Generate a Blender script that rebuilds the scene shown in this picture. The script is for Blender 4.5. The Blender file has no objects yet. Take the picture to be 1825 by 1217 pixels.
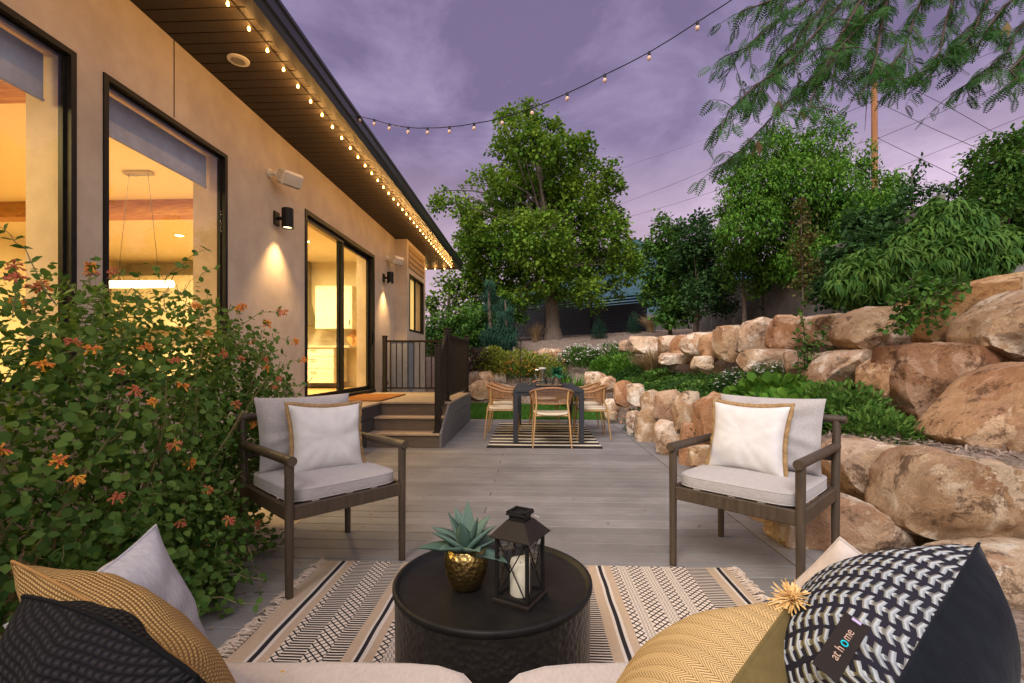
import bpy, math, random
import numpy as np
from mathutils import Vector, Matrix, noise as mnoise
C = bpy.context.scene.collection
SC = bpy.context.scene
R = math.radians
random.seed(7); rng = np.random.default_rng(7)

# ------------------------------------------------------------ camera
YAW = math.atan(35.5/840.0); CA, SA = math.cos(YAW), math.sin(YAW); CZ = 1.12; FP = 840.0
cd = bpy.data.cameras.new('camera'); cam = bpy.data.objects.new('camera', cd); C.objects.link(cam)
cam.location = (0, 0, CZ); cam.rotation_euler = (R(90), 0, YAW)
cd.sensor_width = 36; cd.lens = FP/1825*36; cd.shift_y = 36.5/1825; cd.clip_start = .03; cd.clip_end = 9000
SC.camera = cam

def W(px, py, D):                        # photo pixel + depth -> world point
    t = (px-912.5)/FP
    return Vector((CA*t*D-SA*D, SA*t*D+CA*D, CZ+(645-py)/FP*D))
def F(px, py, z=0.0):                    # photo pixel on the horizontal plane z
    return W(px, py, (CZ-z)*FP/(py-645))
def DW(px, X): return X/(CA*(px-912.5)/FP-SA)      # depth where the plane x = X is crossed
def WX(px, py, X): return W(px, py, DW(px, X))

# ------------------------------------------------------------ world, sun, exposure
w = bpy.data.worlds.new('World'); SC.world = w; w.use_nodes = True
nt = w.node_tree; nt.nodes.clear()
def N(tree, typ, **kw):
    n = tree.nodes.new(typ)
    for k, v in kw.items():
        if k in ('inp',):
            for a, b in v.items(): n.inputs[a].default_value = b
        else: setattr(n, k, v)
    return n
SUN_EL, SUN_AZ = R(42), R(200)
out = N(nt, 'ShaderNodeOutputWorld'); bg = N(nt, 'ShaderNodeBackground')
tc = N(nt, 'ShaderNodeTexCoord'); sep = N(nt, 'ShaderNodeSeparateXYZ'); nt.links.new(tc.outputs['Generated'], sep.inputs[0])
mp = N(nt, 'ShaderNodeMapping', inp={'Scale': (1.0, 1.0, 1.9), 'Rotation': (0, 0, R(35))}); nt.links.new(tc.outputs['Generated'], mp.inputs[0])
n1 = N(nt, 'ShaderNodeTexNoise', inp={'Scale': 3.0, 'Detail': 9, 'Roughness': .6, 'Distortion': .35}); nt.links.new(mp.outputs[0], n1.inputs[0])
n2 = N(nt, 'ShaderNodeTexNoise', inp={'Scale': 1.1, 'Detail': 4, 'Roughness': .5}); nt.links.new(mp.outputs[0], n2.inputs[0])
r1 = N(nt, 'ShaderNodeValToRGB'); cr = r1.color_ramp
cr.elements[0].position = .40; cr.elements[0].color = (.185, .142, .265, 1)
cr.elements[1].position = .64; cr.elements[1].color = (.66, .53, .75, 1)
e = cr.elements.new(.47); e.color = (.275, .215, .372, 1)
e = cr.elements.new(.545); e.color = (.38, .30, .47, 1)
mx = N(nt, 'ShaderNodeMix', data_type='FLOAT', inp={0: .45}); nt.links.new(n1.outputs[0], mx.inputs[2]); nt.links.new(n2.outputs[0], mx.inputs[3])
nt.links.new(mx.outputs[0], r1.inputs[0])
# pale pink towards the horizon
r2 = N(nt, 'ShaderNodeValToRGB'); c2 = r2.color_ramp
c2.elements[0].position = .0; c2.elements[0].color = (.95,)*3+(1,)
c2.elements[1].position = .42; c2.elements[1].color = (0, 0, 0, 1)
nt.links.new(sep.outputs[2], r2.inputs[0])
mh = N(nt, 'ShaderNodeMix', data_type='RGBA'); mh.inputs[7].default_value = (.74, .52, .58, 1)
nt.links.new(r2.outputs[0], mh.inputs[0]); nt.links.new(r1.outputs[0], mh.inputs[6])
# unseen sky behind the camera, brightened several times over to light the foreground
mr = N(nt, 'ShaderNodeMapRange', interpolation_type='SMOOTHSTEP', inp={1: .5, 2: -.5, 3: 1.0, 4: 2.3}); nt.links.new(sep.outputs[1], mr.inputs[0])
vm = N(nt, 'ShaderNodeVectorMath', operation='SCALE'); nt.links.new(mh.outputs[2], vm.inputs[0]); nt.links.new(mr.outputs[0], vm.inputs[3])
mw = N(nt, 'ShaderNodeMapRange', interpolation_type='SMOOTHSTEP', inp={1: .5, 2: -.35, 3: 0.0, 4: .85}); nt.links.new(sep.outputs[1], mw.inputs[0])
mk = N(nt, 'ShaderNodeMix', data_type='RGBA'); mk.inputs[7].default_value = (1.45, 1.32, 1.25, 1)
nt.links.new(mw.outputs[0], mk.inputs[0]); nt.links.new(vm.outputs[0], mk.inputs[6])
sky = N(nt, 'ShaderNodeTexSky', sky_type='NISHITA', sun_disc=False, sun_elevation=R(2), sun_rotation=SUN_AZ)
vs = N(nt, 'ShaderNodeVectorMath', operation='SCALE', inp={3: .012}); nt.links.new(sky.outputs[0], vs.inputs[0])
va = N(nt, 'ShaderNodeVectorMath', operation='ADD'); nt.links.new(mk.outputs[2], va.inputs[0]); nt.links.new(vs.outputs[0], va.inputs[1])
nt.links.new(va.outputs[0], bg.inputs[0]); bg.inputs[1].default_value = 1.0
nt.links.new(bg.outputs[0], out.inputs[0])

sl = bpy.data.lights.new('sun', 'SUN'); sl.energy = 3.3; sl.angle = R(12); sl.angle = R(22); sl.color = (1, .93, .90)
so = bpy.data.objects.new('sun', sl); C.objects.link(so)
d = Vector((math.sin(SUN_AZ)*math.cos(SUN_EL), math.cos(SUN_AZ)*math.cos(SUN_EL), math.sin(SUN_EL)))
so.rotation_euler = d.to_track_quat('Z', 'Y').to_euler(); so.location = d*30

SC.view_settings.view_transform = 'Standard'; SC.view_settings.look = 'None'; SC.view_settings.exposure = 0.14; SC.view_settings.gamma = 1
SC.render.engine = 'CYCLES'; cy = SC.cycles
cy.use_denoising = True; cy.denoising_input_passes = 'RGB_ALBEDO_NORMAL'; cy.use_light_tree = True
cy.max_bounces = 7; cy.diffuse_bounces = 3; cy.glossy_bounces = 3; cy.transmission_bounces = 6; cy.transparent_max_bounces = 12
cy.sample_clamp_indirect = 4; cy.caustics_reflective = False; cy.caustics_refractive = False

# ------------------------------------------------------------ materials
MATS = {}
def mat(name, col, rough=.7, col2=None, scale=8, detail=5, bump=0, bscale=60, bdetail=4, metal=0, coord='Object',
        stretch=(1, 1, 1), tint=None, objcol=False, spec=.5, translucent=0, lo=.35, hi=.65, btype='noise', sheen=0, bdist=.01, dist=0):
    m = bpy.data.materials.new(name); m.use_nodes = True; t = m.node_tree; L = t.links.new
    p = t.nodes['Principled BSDF']; p.inputs['Roughness'].default_value = rough; p.inputs['Metallic'].default_value = metal
    if spec == .5 and not metal: spec = .12 if rough >= .85 else (.25 if rough >= .55 else .4)
    p.inputs['Specular IOR Level'].default_value = spec
    if sheen: p.inputs['Sheen Weight'].default_value = sheen
    tc = N(t, 'ShaderNodeTexCoord'); mp = N(t, 'ShaderNodeMapping', inp={'Scale': stretch}); L(tc.outputs[coord], mp.inputs[0])
    c1 = tuple(col)+(1,); c2 = tuple(col2 if col2 else [c*.8 for c in col])+(1,)
    no = N(t, 'ShaderNodeTexNoise', inp={'Scale': scale, 'Detail': detail, 'Roughness': .6, 'Distortion': dist}); L(mp.outputs[0], no.inputs[0])
    rp = N(t, 'ShaderNodeMapRange', inp={1: lo, 2: hi}); L(no.outputs[0], rp.inputs[0])
    mx = N(t, 'ShaderNodeMix', data_type='RGBA'); mx.inputs[6].default_value = c1; mx.inputs[7].default_value = c2; L(rp.outputs[0], mx.inputs[0])
    cur = mx.outputs[2]
    if tint:                                   # per-face 'tint' 0..1 blends towards another colour
        at = N(t, 'ShaderNodeAttribute', attribute_name='tint')
        m3 = N(t, 'ShaderNodeMix', data_type='RGBA'); m3.inputs[7].default_value = tuple(tint)+(1,)
        L(at.outputs['Fac'], m3.inputs[0]); L(cur, m3.inputs[6]); cur = m3.outputs[2]
    if objcol:
        oi = N(t, 'ShaderNodeObjectInfo'); m4 = N(t, 'ShaderNodeMix', data_type='RGBA', blend_type='MULTIPLY', inp={0: 1.0})
        L(cur, m4.inputs[6]); L(oi.outputs['Color'], m4.inputs[7]); cur = m4.outputs[2]
    L(cur, p.inputs['Base Color'])
    if bump:
        if btype == 'voronoi': nb = N(t, 'ShaderNodeTexVoronoi', inp={'Scale': bscale}); o = nb.outputs['Distance']
        else: nb = N(t, 'ShaderNodeTexNoise', inp={'Scale': bscale, 'Detail': bdetail, 'Roughness': .6}); o = nb.outputs[0]
        L(mp.outputs[0], nb.inputs[0])
        bm = N(t, 'ShaderNodeBump', inp={'Strength': bump, 'Distance': bdist}); L(o, bm.inputs['Height']); L(bm.outputs[0], p.inputs['Normal'])
    if translucent:
        tr = N(t, 'ShaderNodeBsdfTranslucent'); L(cur, tr.inputs[0]); ms = N(t, 'ShaderNodeMixShader', inp={0: translucent})
        L(p.outputs[0], ms.inputs[1]); L(tr.outputs[0], ms.inputs[2]); L(ms.outputs[0], t.nodes['Material Output'].inputs[0])
    MATS[name] = m; return m
def emit(name, col, s):
    m = bpy.data.materials.new(name); m.use_nodes = True; t = m.node_tree; p = t.nodes['Principled BSDF']
    p.inputs['Base Color'].default_value = tuple(col)+(1,); p.inputs['Emission Color'].default_value = tuple(col)+(1,); p.inputs['Emission Strength'].default_value = s
    return m
def glassy(name, tintc=(1, 1, 1), refl=.08):
    m = bpy.data.materials.new(name); m.use_nodes = True; t = m.node_tree; t.nodes.clear(); o = N(t, 'ShaderNodeOutputMaterial')
    tr = N(t, 'ShaderNodeBsdfTransparent'); tr.inputs[0].default_value = tuple(tintc)+(1,); gl = N(t, 'ShaderNodeBsdfGlossy', inp={'Roughness': .01})
    fr = N(t, 'ShaderNodeLayerWeight', inp={0: .35}); ml = N(t, 'ShaderNodeMath', operation='MULTIPLY_ADD', inp={1: refl*1.6, 2: refl*.35}); t.links.new(fr.outputs['Facing'], ml.inputs[0])
    ms = N(t, 'ShaderNodeMixShader'); t.links.new(ml.outputs[0], ms.inputs[0]); t.links.new(tr.outputs[0], ms.inputs[1]); t.links.new(gl.outputs[0], ms.inputs[2]); t.links.new(ms.outputs[0], o.inputs[0])
    return m
STUCCO = mat('stucco', (.50, .41, .325), .95, (.42, .34, .27), 3, bump=.7, bscale=130, bdist=.006)
BLACK = mat('black_metal', (.008, .0075, .0075), .5, (.013, .012, .011), 20, spec=.15, bump=.05, bscale=200)
BRONZE = mat('dark_bronze_paint', (.014, .010, .008), .5, (.02, .015, .012), 12, spec=.15)
SOFFIT = mat('soffit_planks', (.042, .031, .023), .55, (.032, .024, .018), 5, stretch=(.4, 3, 1), tint=(.035, .025, .018), bump=.1, bscale=50)
GUTTER = mat('gutter_paint', (.022, .02, .022), .3, (.03, .027, .03), 4, spec=.5)
DECK = mat('deck_composite', (.255, .24, .235), .62, (.17, .158, .153), 5, detail=8, stretch=(1, 14, 14), tint=(.16, .15, .146), bump=.45, bscale=9, bdetail=8, bdist=.004, lo=.3, hi=.7, dist=1.2)
DECKDARK = mat('deck_gap', (.02, .018, .016), .9)
def wear(m, sc, lo, hi):                  # broad stains and scuffs
    t = m.node_tree; p = t.nodes['Principled BSDF']; src = p.inputs['Base Color'].links[0].from_socket
    tc = N(t, 'ShaderNodeTexCoord'); n = N(t, 'ShaderNodeTexNoise', inp={'Scale': sc, 'Detail': 7, 'Roughness': .62}); t.links.new(tc.outputs['Object'], n.inputs[0])
    r = N(t, 'ShaderNodeMapRange', inp={1: .35, 2: .65, 3: lo, 4: hi}); t.links.new(n.outputs[0], r.inputs[0])
    v = N(t, 'ShaderNodeVectorMath', operation='SCALE'); t.links.new(src, v.inputs[0]); t.links.new(r.outputs[0], v.inputs[3]); t.links.new(v.outputs[0], p.inputs['Base Color'])
wear(DECK, 1.7, .80, 1.10); wear(STUCCO, 1.2, .90, 1.06)
STEP = mat('step_riser', (.15, .115, .09), .6, (.10, .078, .062), 5, stretch=(1, 14, 14), bump=.3, bscale=9, bdetail=8, bdist=.003, dist=1)
TREAD = mat('step_tread', (.33, .25, .18), .6, (.25, .19, .14), 5, stretch=(1, 12, 12), bump=.25, bscale=9, bdist=.003, tint=(.2, .15, .11), dist=1)
CONC = mat('patio_concrete', (.42, .34, .26), .9, (.34, .27, .2), 4, bump=.3, bscale=90)
GWALL = mat('grey_block', (.16, .15, .14), .95, (.11, .10, .095), 2.2, bump=.4, bscale=60)
WOODC = mat('chair_wood', (.065, .044, .028), .5, (.04, .028, .018), 7, stretch=(6, 6, .8), bump=.15, bscale=30)
LINEN = mat('linen', (.38, .35, .345), .95, (.30, .28, .28), 45, detail=6, stretch=(1, 4, 4), bump=.5, bscale=420, bdist=.003, sheen=.2)
LINEN2 = mat('linen_pale', (.50, .44, .405), .95, (.42, .37, .345), 40, detail=6, stretch=(4, 1, 4), bump=.5, bscale=420, bdist=.003, sheen=.2)
WHITEF = mat('white_cotton', (.54, .525, .52), .95, (.50, .48, .475), 20, bump=.35, bscale=500, bdist=.002)
JUTE = mat('jute_trim', (.34, .22, .11), .9, (.24, .15, .07), 60, bump=.8, bscale=300, bdist=.004)
TAG = mat('white_tag', (.8, .78, .75), .8)
GOLD = mat('hammered_brass', (.38, .27, .10), .36, (.27, .19, .07), 30, metal=1, bump=.55, bscale=75, btype='voronoi', bdist=.006)
TABLET = mat('dark_table_top', (.016, .014, .015), .42, (.036, .032, .033), 90, bump=.2, bscale=300)
DRUM = mat('hammered_drum', (.012, .010, .009), .36, (.018, .015, .013), 30, bump=.7, bscale=55, btype='voronoi', bdist=.006)
WAX = mat('candle_wax', (.72, .64, .5), .5, (.68, .6, .46), 10)
AGAVE = mat('agave_leaf', (.045, .088, .066), .6, (.075, .125, .095), 9, tint=(.12, .18, .14), stretch=(1, 1, 1))
RATTAN = mat('rattan', (.36, .19, .09), .6, (.26, .13, .06), 60, bump=.5, bscale=200)
OAK = mat('light_wood_leg', (.42, .25, .10), .5, (.34, .19, .07), 20, stretch=(5, 5, .6))
SEATF = mat('seat_fabric', (.58, .49, .36), .9, (.5, .42, .3), 40)
MAT_DOOR = mat('coir_mat', (.30, .12, .035), .95, (.2, .075, .02), 60, bump=1, bscale=300)
ROCK = None
BARK = mat('bark', (.16, .125, .10), .95, (.09, .07, .055), 9, stretch=(3, 3, .6), bump=1, bscale=22, bdist=.03)
TWIG = mat('twig_bark', (.075, .05, .042), .9, (.05, .035, .03), 20)
POLE = mat('pole_wood', (.30, .14, .06), .9, (.17, .08, .04), 6, stretch=(4, 4, .3), bump=.5, bscale=20)
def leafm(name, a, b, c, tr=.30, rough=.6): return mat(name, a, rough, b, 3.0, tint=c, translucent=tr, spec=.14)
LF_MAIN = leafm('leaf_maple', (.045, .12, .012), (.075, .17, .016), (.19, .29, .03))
LF_DARK = leafm('leaf_dark', (.02, .055, .018), (.03, .075, .022), (.05, .115, .03))
LF_MID = leafm('leaf_mid', (.026, .09, .016), (.042, .12, .02), (.10, .19, .03))
LF_BRIGHT = leafm('leaf_bright', (.032, .11, .012), (.055, .16, .016), (.13, .26, .03))
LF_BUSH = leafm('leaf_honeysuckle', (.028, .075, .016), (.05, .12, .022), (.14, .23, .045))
LF_LOC = leafm('leaf_locust', (.012, .05, .010), (.02, .075, .014), (.05, .13, .025))
LF_CON = leafm('needle_blue', (.010, .04, .026), (.015, .055, .033), (.03, .085, .05), tr=.1)
LF_GRN = leafm('leaf_groundcover', (.03, .10, .015), (.05, .14, .02), (.12, .21, .04))
LF_RED = leafm('leaf_russet', (.10, .07, .03), (.13, .08, .03), (.09, .12, .03))
LF_STRAW = leafm('dry_grass', (.32, .22, .11), (.26, .17, .08), (.42, .31, .17))
LF_YEL = leafm('leaf_yellow_green', (.12, .18, .02), (.17, .22, .03), (.28, .29, .05))
GRASS = leafm('lawn_blade', (.035, .12, .012), (.05, .15, .016), (.08, .19, .03), tr=.3)
PETW = mat('petal_white', (.75, .74, .68), .8)
PETO = mat('petal_orange', (.88, .50, .05), .6, (.85, .36, .05), 30, tint=(.62, .10, .08), translucent=.25)
PETP = mat('petal_pink', (.55, .10, .10), .6, (.62, .2, .1), 30, tint=(.62, .3, .06), translucent=.25)
WINGLASS = glassy('window_glass', (1, 1, 1), .05)
THINGLASS = glassy('thin_glass', (.97, .98, .98), .08)
INWALL = mat('interior_paint', (.68, .60, .46), .9, (.66, .58, .445)); INCEIL = mat('ceiling_paint', (.74, .67, .53), .9, (.72, .65, .51))
CAB = mat('cabinet_paint', (.78, .73, .62), .5); INWOOD = mat('beam_wood', (.50, .27, .10), .6, (.32, .15, .05), 5, stretch=(1, 8, 8))
FLOORW = mat('floor_boards', (.5, .32, .14), .4, (.4, .25, .1), 4, stretch=(8, 1, 1)); SHADE = mat('roller_shade', (.36, .38, .44), .8)
BULB_ON = emit('bulb_warm', (1, .48, .11), 24); BULB_OFF = mat('bulb_frosted', (.55, .36, .28), .4, (.6, .42, .33), 10)
LAMP_ON = emit('lamp_warm', (1, .72, .34), 9); LED = emit('chandelier_tube', (1, .84, .55), 3.5)
WHITEP = mat('white_plastic', (.62, .58, .52), .5); GREYP = mat('grey_cabinet_paint', (.24, .25, .28), .5)

# ------------------------------------------------------------ mesh helpers
def rotz(a): return Matrix.Rotation(a, 4, 'Z')
class MB:
    def __init__(s): s.v = []; s.f = []; s.t = []; s.m = []
    def add(s, vs, fs, tint=0.0, mi=0):
        o = len(s.v); s.v += [tuple(v) for v in vs]; s.f += [tuple(i+o for i in f) for f in fs]
        s.t += [tint]*len(fs); s.m += [mi]*len(fs); return s
    def box(s, c, sz, M=None, bev=0, tint=0.0, mi=0):
        x, y, z = [a/2 for a in sz]; c = Vector(c)
        if bev and min(x, y, z) > bev*1.05:
            vs = []; b = bev
            for sx in (-1, 1):
                for sy in (-1, 1):
                    for sz_ in (-1, 1):
                        vs += [(sx*(x-b), sy*(y-b), sz_*z), (sx*(x-b), sy*y, sz_*(z-b)), (sx*x, sy*(y-b), sz_*(z-b))]
            I = lambda a, b_, c_, k: ((a > 0)*4+(b_ > 0)*2+(c_ > 0))*3+k
            fs = []
            for q in (-1, 1):
                fs += [(I(-1, -1, q, 0), I(1, -1, q, 0), I(1, 1, q, 0), I(-1, 1, q, 0)), (I(-1, q, -1, 1), I(1, q, -1, 1), I(1, q, 1, 1), I(-1, q, 1, 1)),
                       (I(q, -1, -1, 2), I(q, 1, -1, 2), I(q, 1, 1, 2), I(q, -1, 1, 2))]
                for p in (-1, 1):
                    fs += [(I(-1, q, p, 0), I(1, q, p, 0), I(1, q, p, 1), I(-1, q, p, 1)), (I(q, -1, p, 0), I(q, 1, p, 0), I(q, 1, p, 2), I(q, -1, p, 2)),
                           (I(q, p, -1, 1), I(q, p, 1, 1), I(q, p, 1, 2), I(q, p, -1, 2))]
                    for r_ in (-1, 1): fs += [(I(q, p, r_, 0), I(q, p, r_, 1), I(q, p, r_, 2))]
        else:
            vs = [(sx*x, sy*y, sz_*z) for sx in (-1, 1) for sy in (-1, 1) for sz_ in (-1, 1)]
            fs = [(0, 1, 3, 2), (4, 6, 7, 5), (0, 4, 5, 1), (2, 3, 7, 6), (0, 2, 6, 4), (1, 5, 7, 3)]
        vs = [Vector(v)+c if M is None else M @ Vector(v)+c for v in vs]
        return s.add(vs, fs, tint, mi)
    def span(s, a, b, **k):                       # box between two corners
        a, b = Vector(a), Vector(b); return s.box((a+b)/2, [abs(q) for q in (b-a)], **k)
    def tube(s, pts, r, n=8, caps=True, tint=0.0, mi=0, flat=1.0):
        pts = [Vector(p) for p in pts]; rs = r if isinstance(r, (list, tuple)) else [r]*len(pts)
        vs = []; up = None
        for i, p in enumerate(pts):
            d = (pts[min(i+1, len(pts)-1)]-pts[max(i-1, 0)]).normalized()
            if up is None: up = Vector((0, 0, 1)) if abs(d.z) < .9 else Vector((1, 0, 0))
            a = d.cross(up)
            if a.length < 1e-5: a = d.cross(Vector((.3, 1, .2)))
            a.normalize(); b = a.cross(d).normalized(); up = b
            for k in range(n):
                t = 2*math.pi*k/n; vs.append(p+a*math.cos(t)*rs[i]+b*math.sin(t)*rs[i]*flat)
        fs = [(i*n+k, i*n+(k+1) % n, (i+1)*n+(k+1) % n, (i+1)*n+k) for i in range(len(pts)-1) for k in range(n)]
        if caps: fs += [tuple(range(n))[::-1], tuple((len(pts)-1)*n+k for k in range(n))]
        return s.add(vs, fs, tint, mi)
    def lathe(s, prof, c=(0, 0, 0), n=32, tint=0.0, mi=0):
        vs = []; c = Vector(c)
        for r, z in prof: vs += [c+Vector((r*math.cos(2*math.pi*k/n), r*math.sin(2*math.pi*k/n), z)) for k in range(n)]
        fs = [(i*n+k, i*n+(k+1) % n, (i+1)*n+(k+1) % n, (i+1)*n+k) for i in range(len(prof)-1) for k in range(n)]
        if prof[0][0] > 1e-6: fs.append(tuple(range(n))[::-1])
        if prof[-1][0] > 1e-6: fs.append(tuple((len(prof)-1)*n+k for k in range(n)))
        return s.add(vs, fs, tint, mi)
    def build(s, name, m, parent=None, smooth=False, world=False):
        v = s.v
        if world and parent is not None:
            Mi = wmat(parent).inverted(); v = [tuple(Mi @ Vector(p)) for p in v]
        me = bpy.data.meshes.new(name); me.from_pydata(v, [], s.f)
        for q in (m if isinstance(m, (list, tuple)) else [m]): me.materials.append(q)
        if any(s.m): me.polygons.foreach_set('material_index', s.m)
        if any(s.t): a = me.attributes.new('tint', 'FLOAT', 'FACE'); a.data.foreach_set('value', [float(t) for t in s.t])
        if smooth:
            me.polygons.foreach_set('use_smooth', [True]*len(s.f))
            if smooth != 'all': me.set_sharp_from_angle(angle=R(40))
        me.update(); o = bpy.data.objects.new(name, me); C.objects.link(o)
        if parent is not None: o.parent = parent
        return o
def wmat(o):
    M = Matrix.Identity(4)
    while o is not None: M = Matrix.LocRotScale(o.location, o.rotation_euler, o.scale) @ M; o = o.parent
    return M
def npmesh(name, V, Fq, tint, m, parent=None, smooth=False, world=True):
    """V (n,3), Fq (k,4) quads, tint (k)"""
    V = np.asarray(V, dtype=np.float32)
    if world and parent is not None:
        Mi = np.array(wmat(parent).inverted()); V = V @ Mi[:3, :3].T+Mi[:3, 3]
    Fq = np.asarray(Fq, dtype=np.int32); k = len(Fq); w_ = Fq.shape[1]
    me = bpy.data.meshes.new(name); me.vertices.add(len(V)); me.vertices.foreach_set('co', V.astype(np.float32).ravel())
    me.loops.add(k*w_); me.loops.foreach_set('vertex_index', Fq.ravel()); me.polygons.add(k)
    me.polygons.foreach_set('loop_start', np.arange(0, k*w_, w_, dtype=np.int32)); me.polygons.foreach_set('loop_total', np.full(k, w_, dtype=np.int32))
    for q in (m if isinstance(m, (list, tuple)) else [m]): me.materials.append(q)
    if tint is not None: a = me.attributes.new('tint', 'FLOAT', 'FACE'); a.data.foreach_set('value', np.asarray(tint, dtype=np.float32))
    me.update(calc_edges=True)
    if smooth: me.polygons.foreach_set('use_smooth', [True]*k)
    o = bpy.data.objects.new(name, me); C.objects.link(o)
    if parent is not None: o.parent = parent
    return o
def tag(o, label=None, cat=None, group=None, kind=None):
    if label: o['label'] = label
    if cat: o['category'] = cat
    if group: o['group'] = group
    if kind: o['kind'] = kind
    return o
def thing(name, label, cat, loc=(0, 0, 0), rz=0.0, group=None):
    o = bpy.data.objects.new(name, None); C.objects.link(o); o.empty_display_size = .05
    o.location = loc; o.rotation_euler = (0, 0, rz); return tag(o, label, cat, group)
def copy_tree(o, parent=None):
    c = o.copy(); C.objects.link(c); c.parent = parent
    for ch in [q for q in list(o.children)]: copy_tree(ch, c)
    return c

# leaf templates: (verts, quads); y is the length axis, z the face normal
def oval(wd=.3, fold=.06):
    return (np.array([(0, 0, 0), (wd, .3, fold), (wd*.85, .68, fold), (0, 1, -.08), (-wd*.85, .68, fold), (-wd, .3, fold)]), np.array([(0, 1, 2, 3), (0, 3, 4, 5)]))
def blade(wd=.05, bend=.3):
    return (np.array([(-wd, 0, 0), (wd, 0, 0), (wd*.8, .5, bend*.3), (-wd*.8, .5, bend*.3), (0.15*wd, 1, bend), (-.15*wd, 1, bend)]), np.array([(0, 1, 2, 3), (3, 2, 4, 5)]))
def curl(wd=.12, bend=.5):                         # long drooping leaf
    ys = [0, .35, .7, 1]; zs = [0, .1, -.12, -bend]; ws = [.3*wd, wd, .8*wd, .05*wd]; v = []
    for y, z, q in zip(ys, zs, ws): v += [(-q, y*.92, z+.02), (q, y*.92, z+.02)]
    return (np.array(v), np.array([(0, 1, 3, 2), (2, 3, 5, 4), (4, 5, 7, 6)]))
def frond(n=8):                                    # pinnate leaf with paired leaflets
    v = []; f = []
    for i in range(n):
        y = .1+.85*i/(n-1); L = .27*math.sin(math.pi*(.18+.72*i/(n-1)))+.06; sag = -.25*y*y
        for s in (-1, 1):
            k = len(v); v += [(0, y-.02, sag), (s*L*.55, y-.015, sag-.01), (s*L, y+.07, sag-.05), (s*L*.45, y+.085, sag-.01)]
            f.append((k, k+1, k+2, k+3))
    k = len(v); v += [(-.008, 0, 0), (.008, 0, 0), (.006, .95, -.22), (-.006, .95, -.22)]; f.append((k, k+1, k+2, k+3))
    return (np.array(v), np.array(f))
def place(tpl, P, D, Up, S, tint):
    """instance template at points P, along D, normal near Up, size S; returns V,F,T"""
    tv, tf = tpl; n = len(P); D = D/np.maximum(np.linalg.norm(D, axis=1, keepdims=True), 1e-6)
    X = np.cross(D, Up); X /= np.maximum(np.linalg.norm(X, axis=1, keepdims=True), 1e-6); Z = np.cross(X, D)
    V = P[:, None, :]+S[:, None, None]*(tv[None, :, 0:1]*X[:, None]+tv[None, :, 1:2]*D[:, None]+tv[None, :, 2:3]*Z[:, None])
    Fq = tf[None]+(np.arange(n)*len(tv))[:, None, None]
    return V.reshape(-1, 3), Fq.reshape(-1, 4), np.repeat(tint, len(tf))
def rdir(n, g=None):
    v = (g or rng).normal(size=(n, 3)); return v/np.linalg.norm(v, axis=1, keepdims=True)
def crown(blobs, nclus, per, cr_, lsize, tpl, droop=.3, out_=.6, shell=2.2, squash=1.0, flat=.5, g=None):
    """leaf clumps inside a list of blobs (x,y,z,r)"""
    g = g or rng; B = np.array(blobs, dtype=float); wt = B[:, 3]**2.3; wt /= wt.sum()
    bi = g.choice(len(B), nclus, p=wt); d_ = rdir(nclus, g); rr = g.random(nclus)**(1/shell)
    c = B[bi, :3]+d_*(B[bi, 3]*rr)[:, None]*np.array([1, 1, squash])
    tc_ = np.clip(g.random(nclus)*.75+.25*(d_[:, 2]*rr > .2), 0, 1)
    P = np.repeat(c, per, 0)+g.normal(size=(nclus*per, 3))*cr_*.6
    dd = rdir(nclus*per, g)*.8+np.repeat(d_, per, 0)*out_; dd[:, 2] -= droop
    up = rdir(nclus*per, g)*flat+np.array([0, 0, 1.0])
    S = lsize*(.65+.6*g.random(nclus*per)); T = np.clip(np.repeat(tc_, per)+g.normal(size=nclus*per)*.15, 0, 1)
    return place(tpl, P, dd, up, S, T), c
def merge(L):
    V = []; Fs = []; T = []; o = 0
    for v, f, t in L: V.append(v); Fs.append(f+o); T.append(t); o += len(v)
    return np.concatenate(V), np.concatenate(Fs), np.concatenate(T)
def limb(mb, a, b, r0, r1, seg=6, wig=.08, n=7, rise=.2, rnd=random):
    a, b = Vector(a), Vector(b); L = (b-a).length; pts = []; rs = []
    o = Vector((rnd.uniform(-1, 1), rnd.uniform(-1, 1), rnd.uniform(-.3, .3)))*wig*L
    for i in range(seg+1):
        t = i/seg; p = a.lerp(b, t)+o*math.sin(math.pi*t)+Vector((0, 0, -1))*rise*L*(-math.sin(math.pi*t)*.5)
        p += Vector((rnd.uniform(-1, 1), rnd.uniform(-1, 1), rnd.uniform(-1, 1)))*wig*.12*L*(0 < i < seg)
        pts.append(p); rs.append(r0+(r1-r0)*t)
    mb.tube(pts, rs, n); return pts
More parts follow.
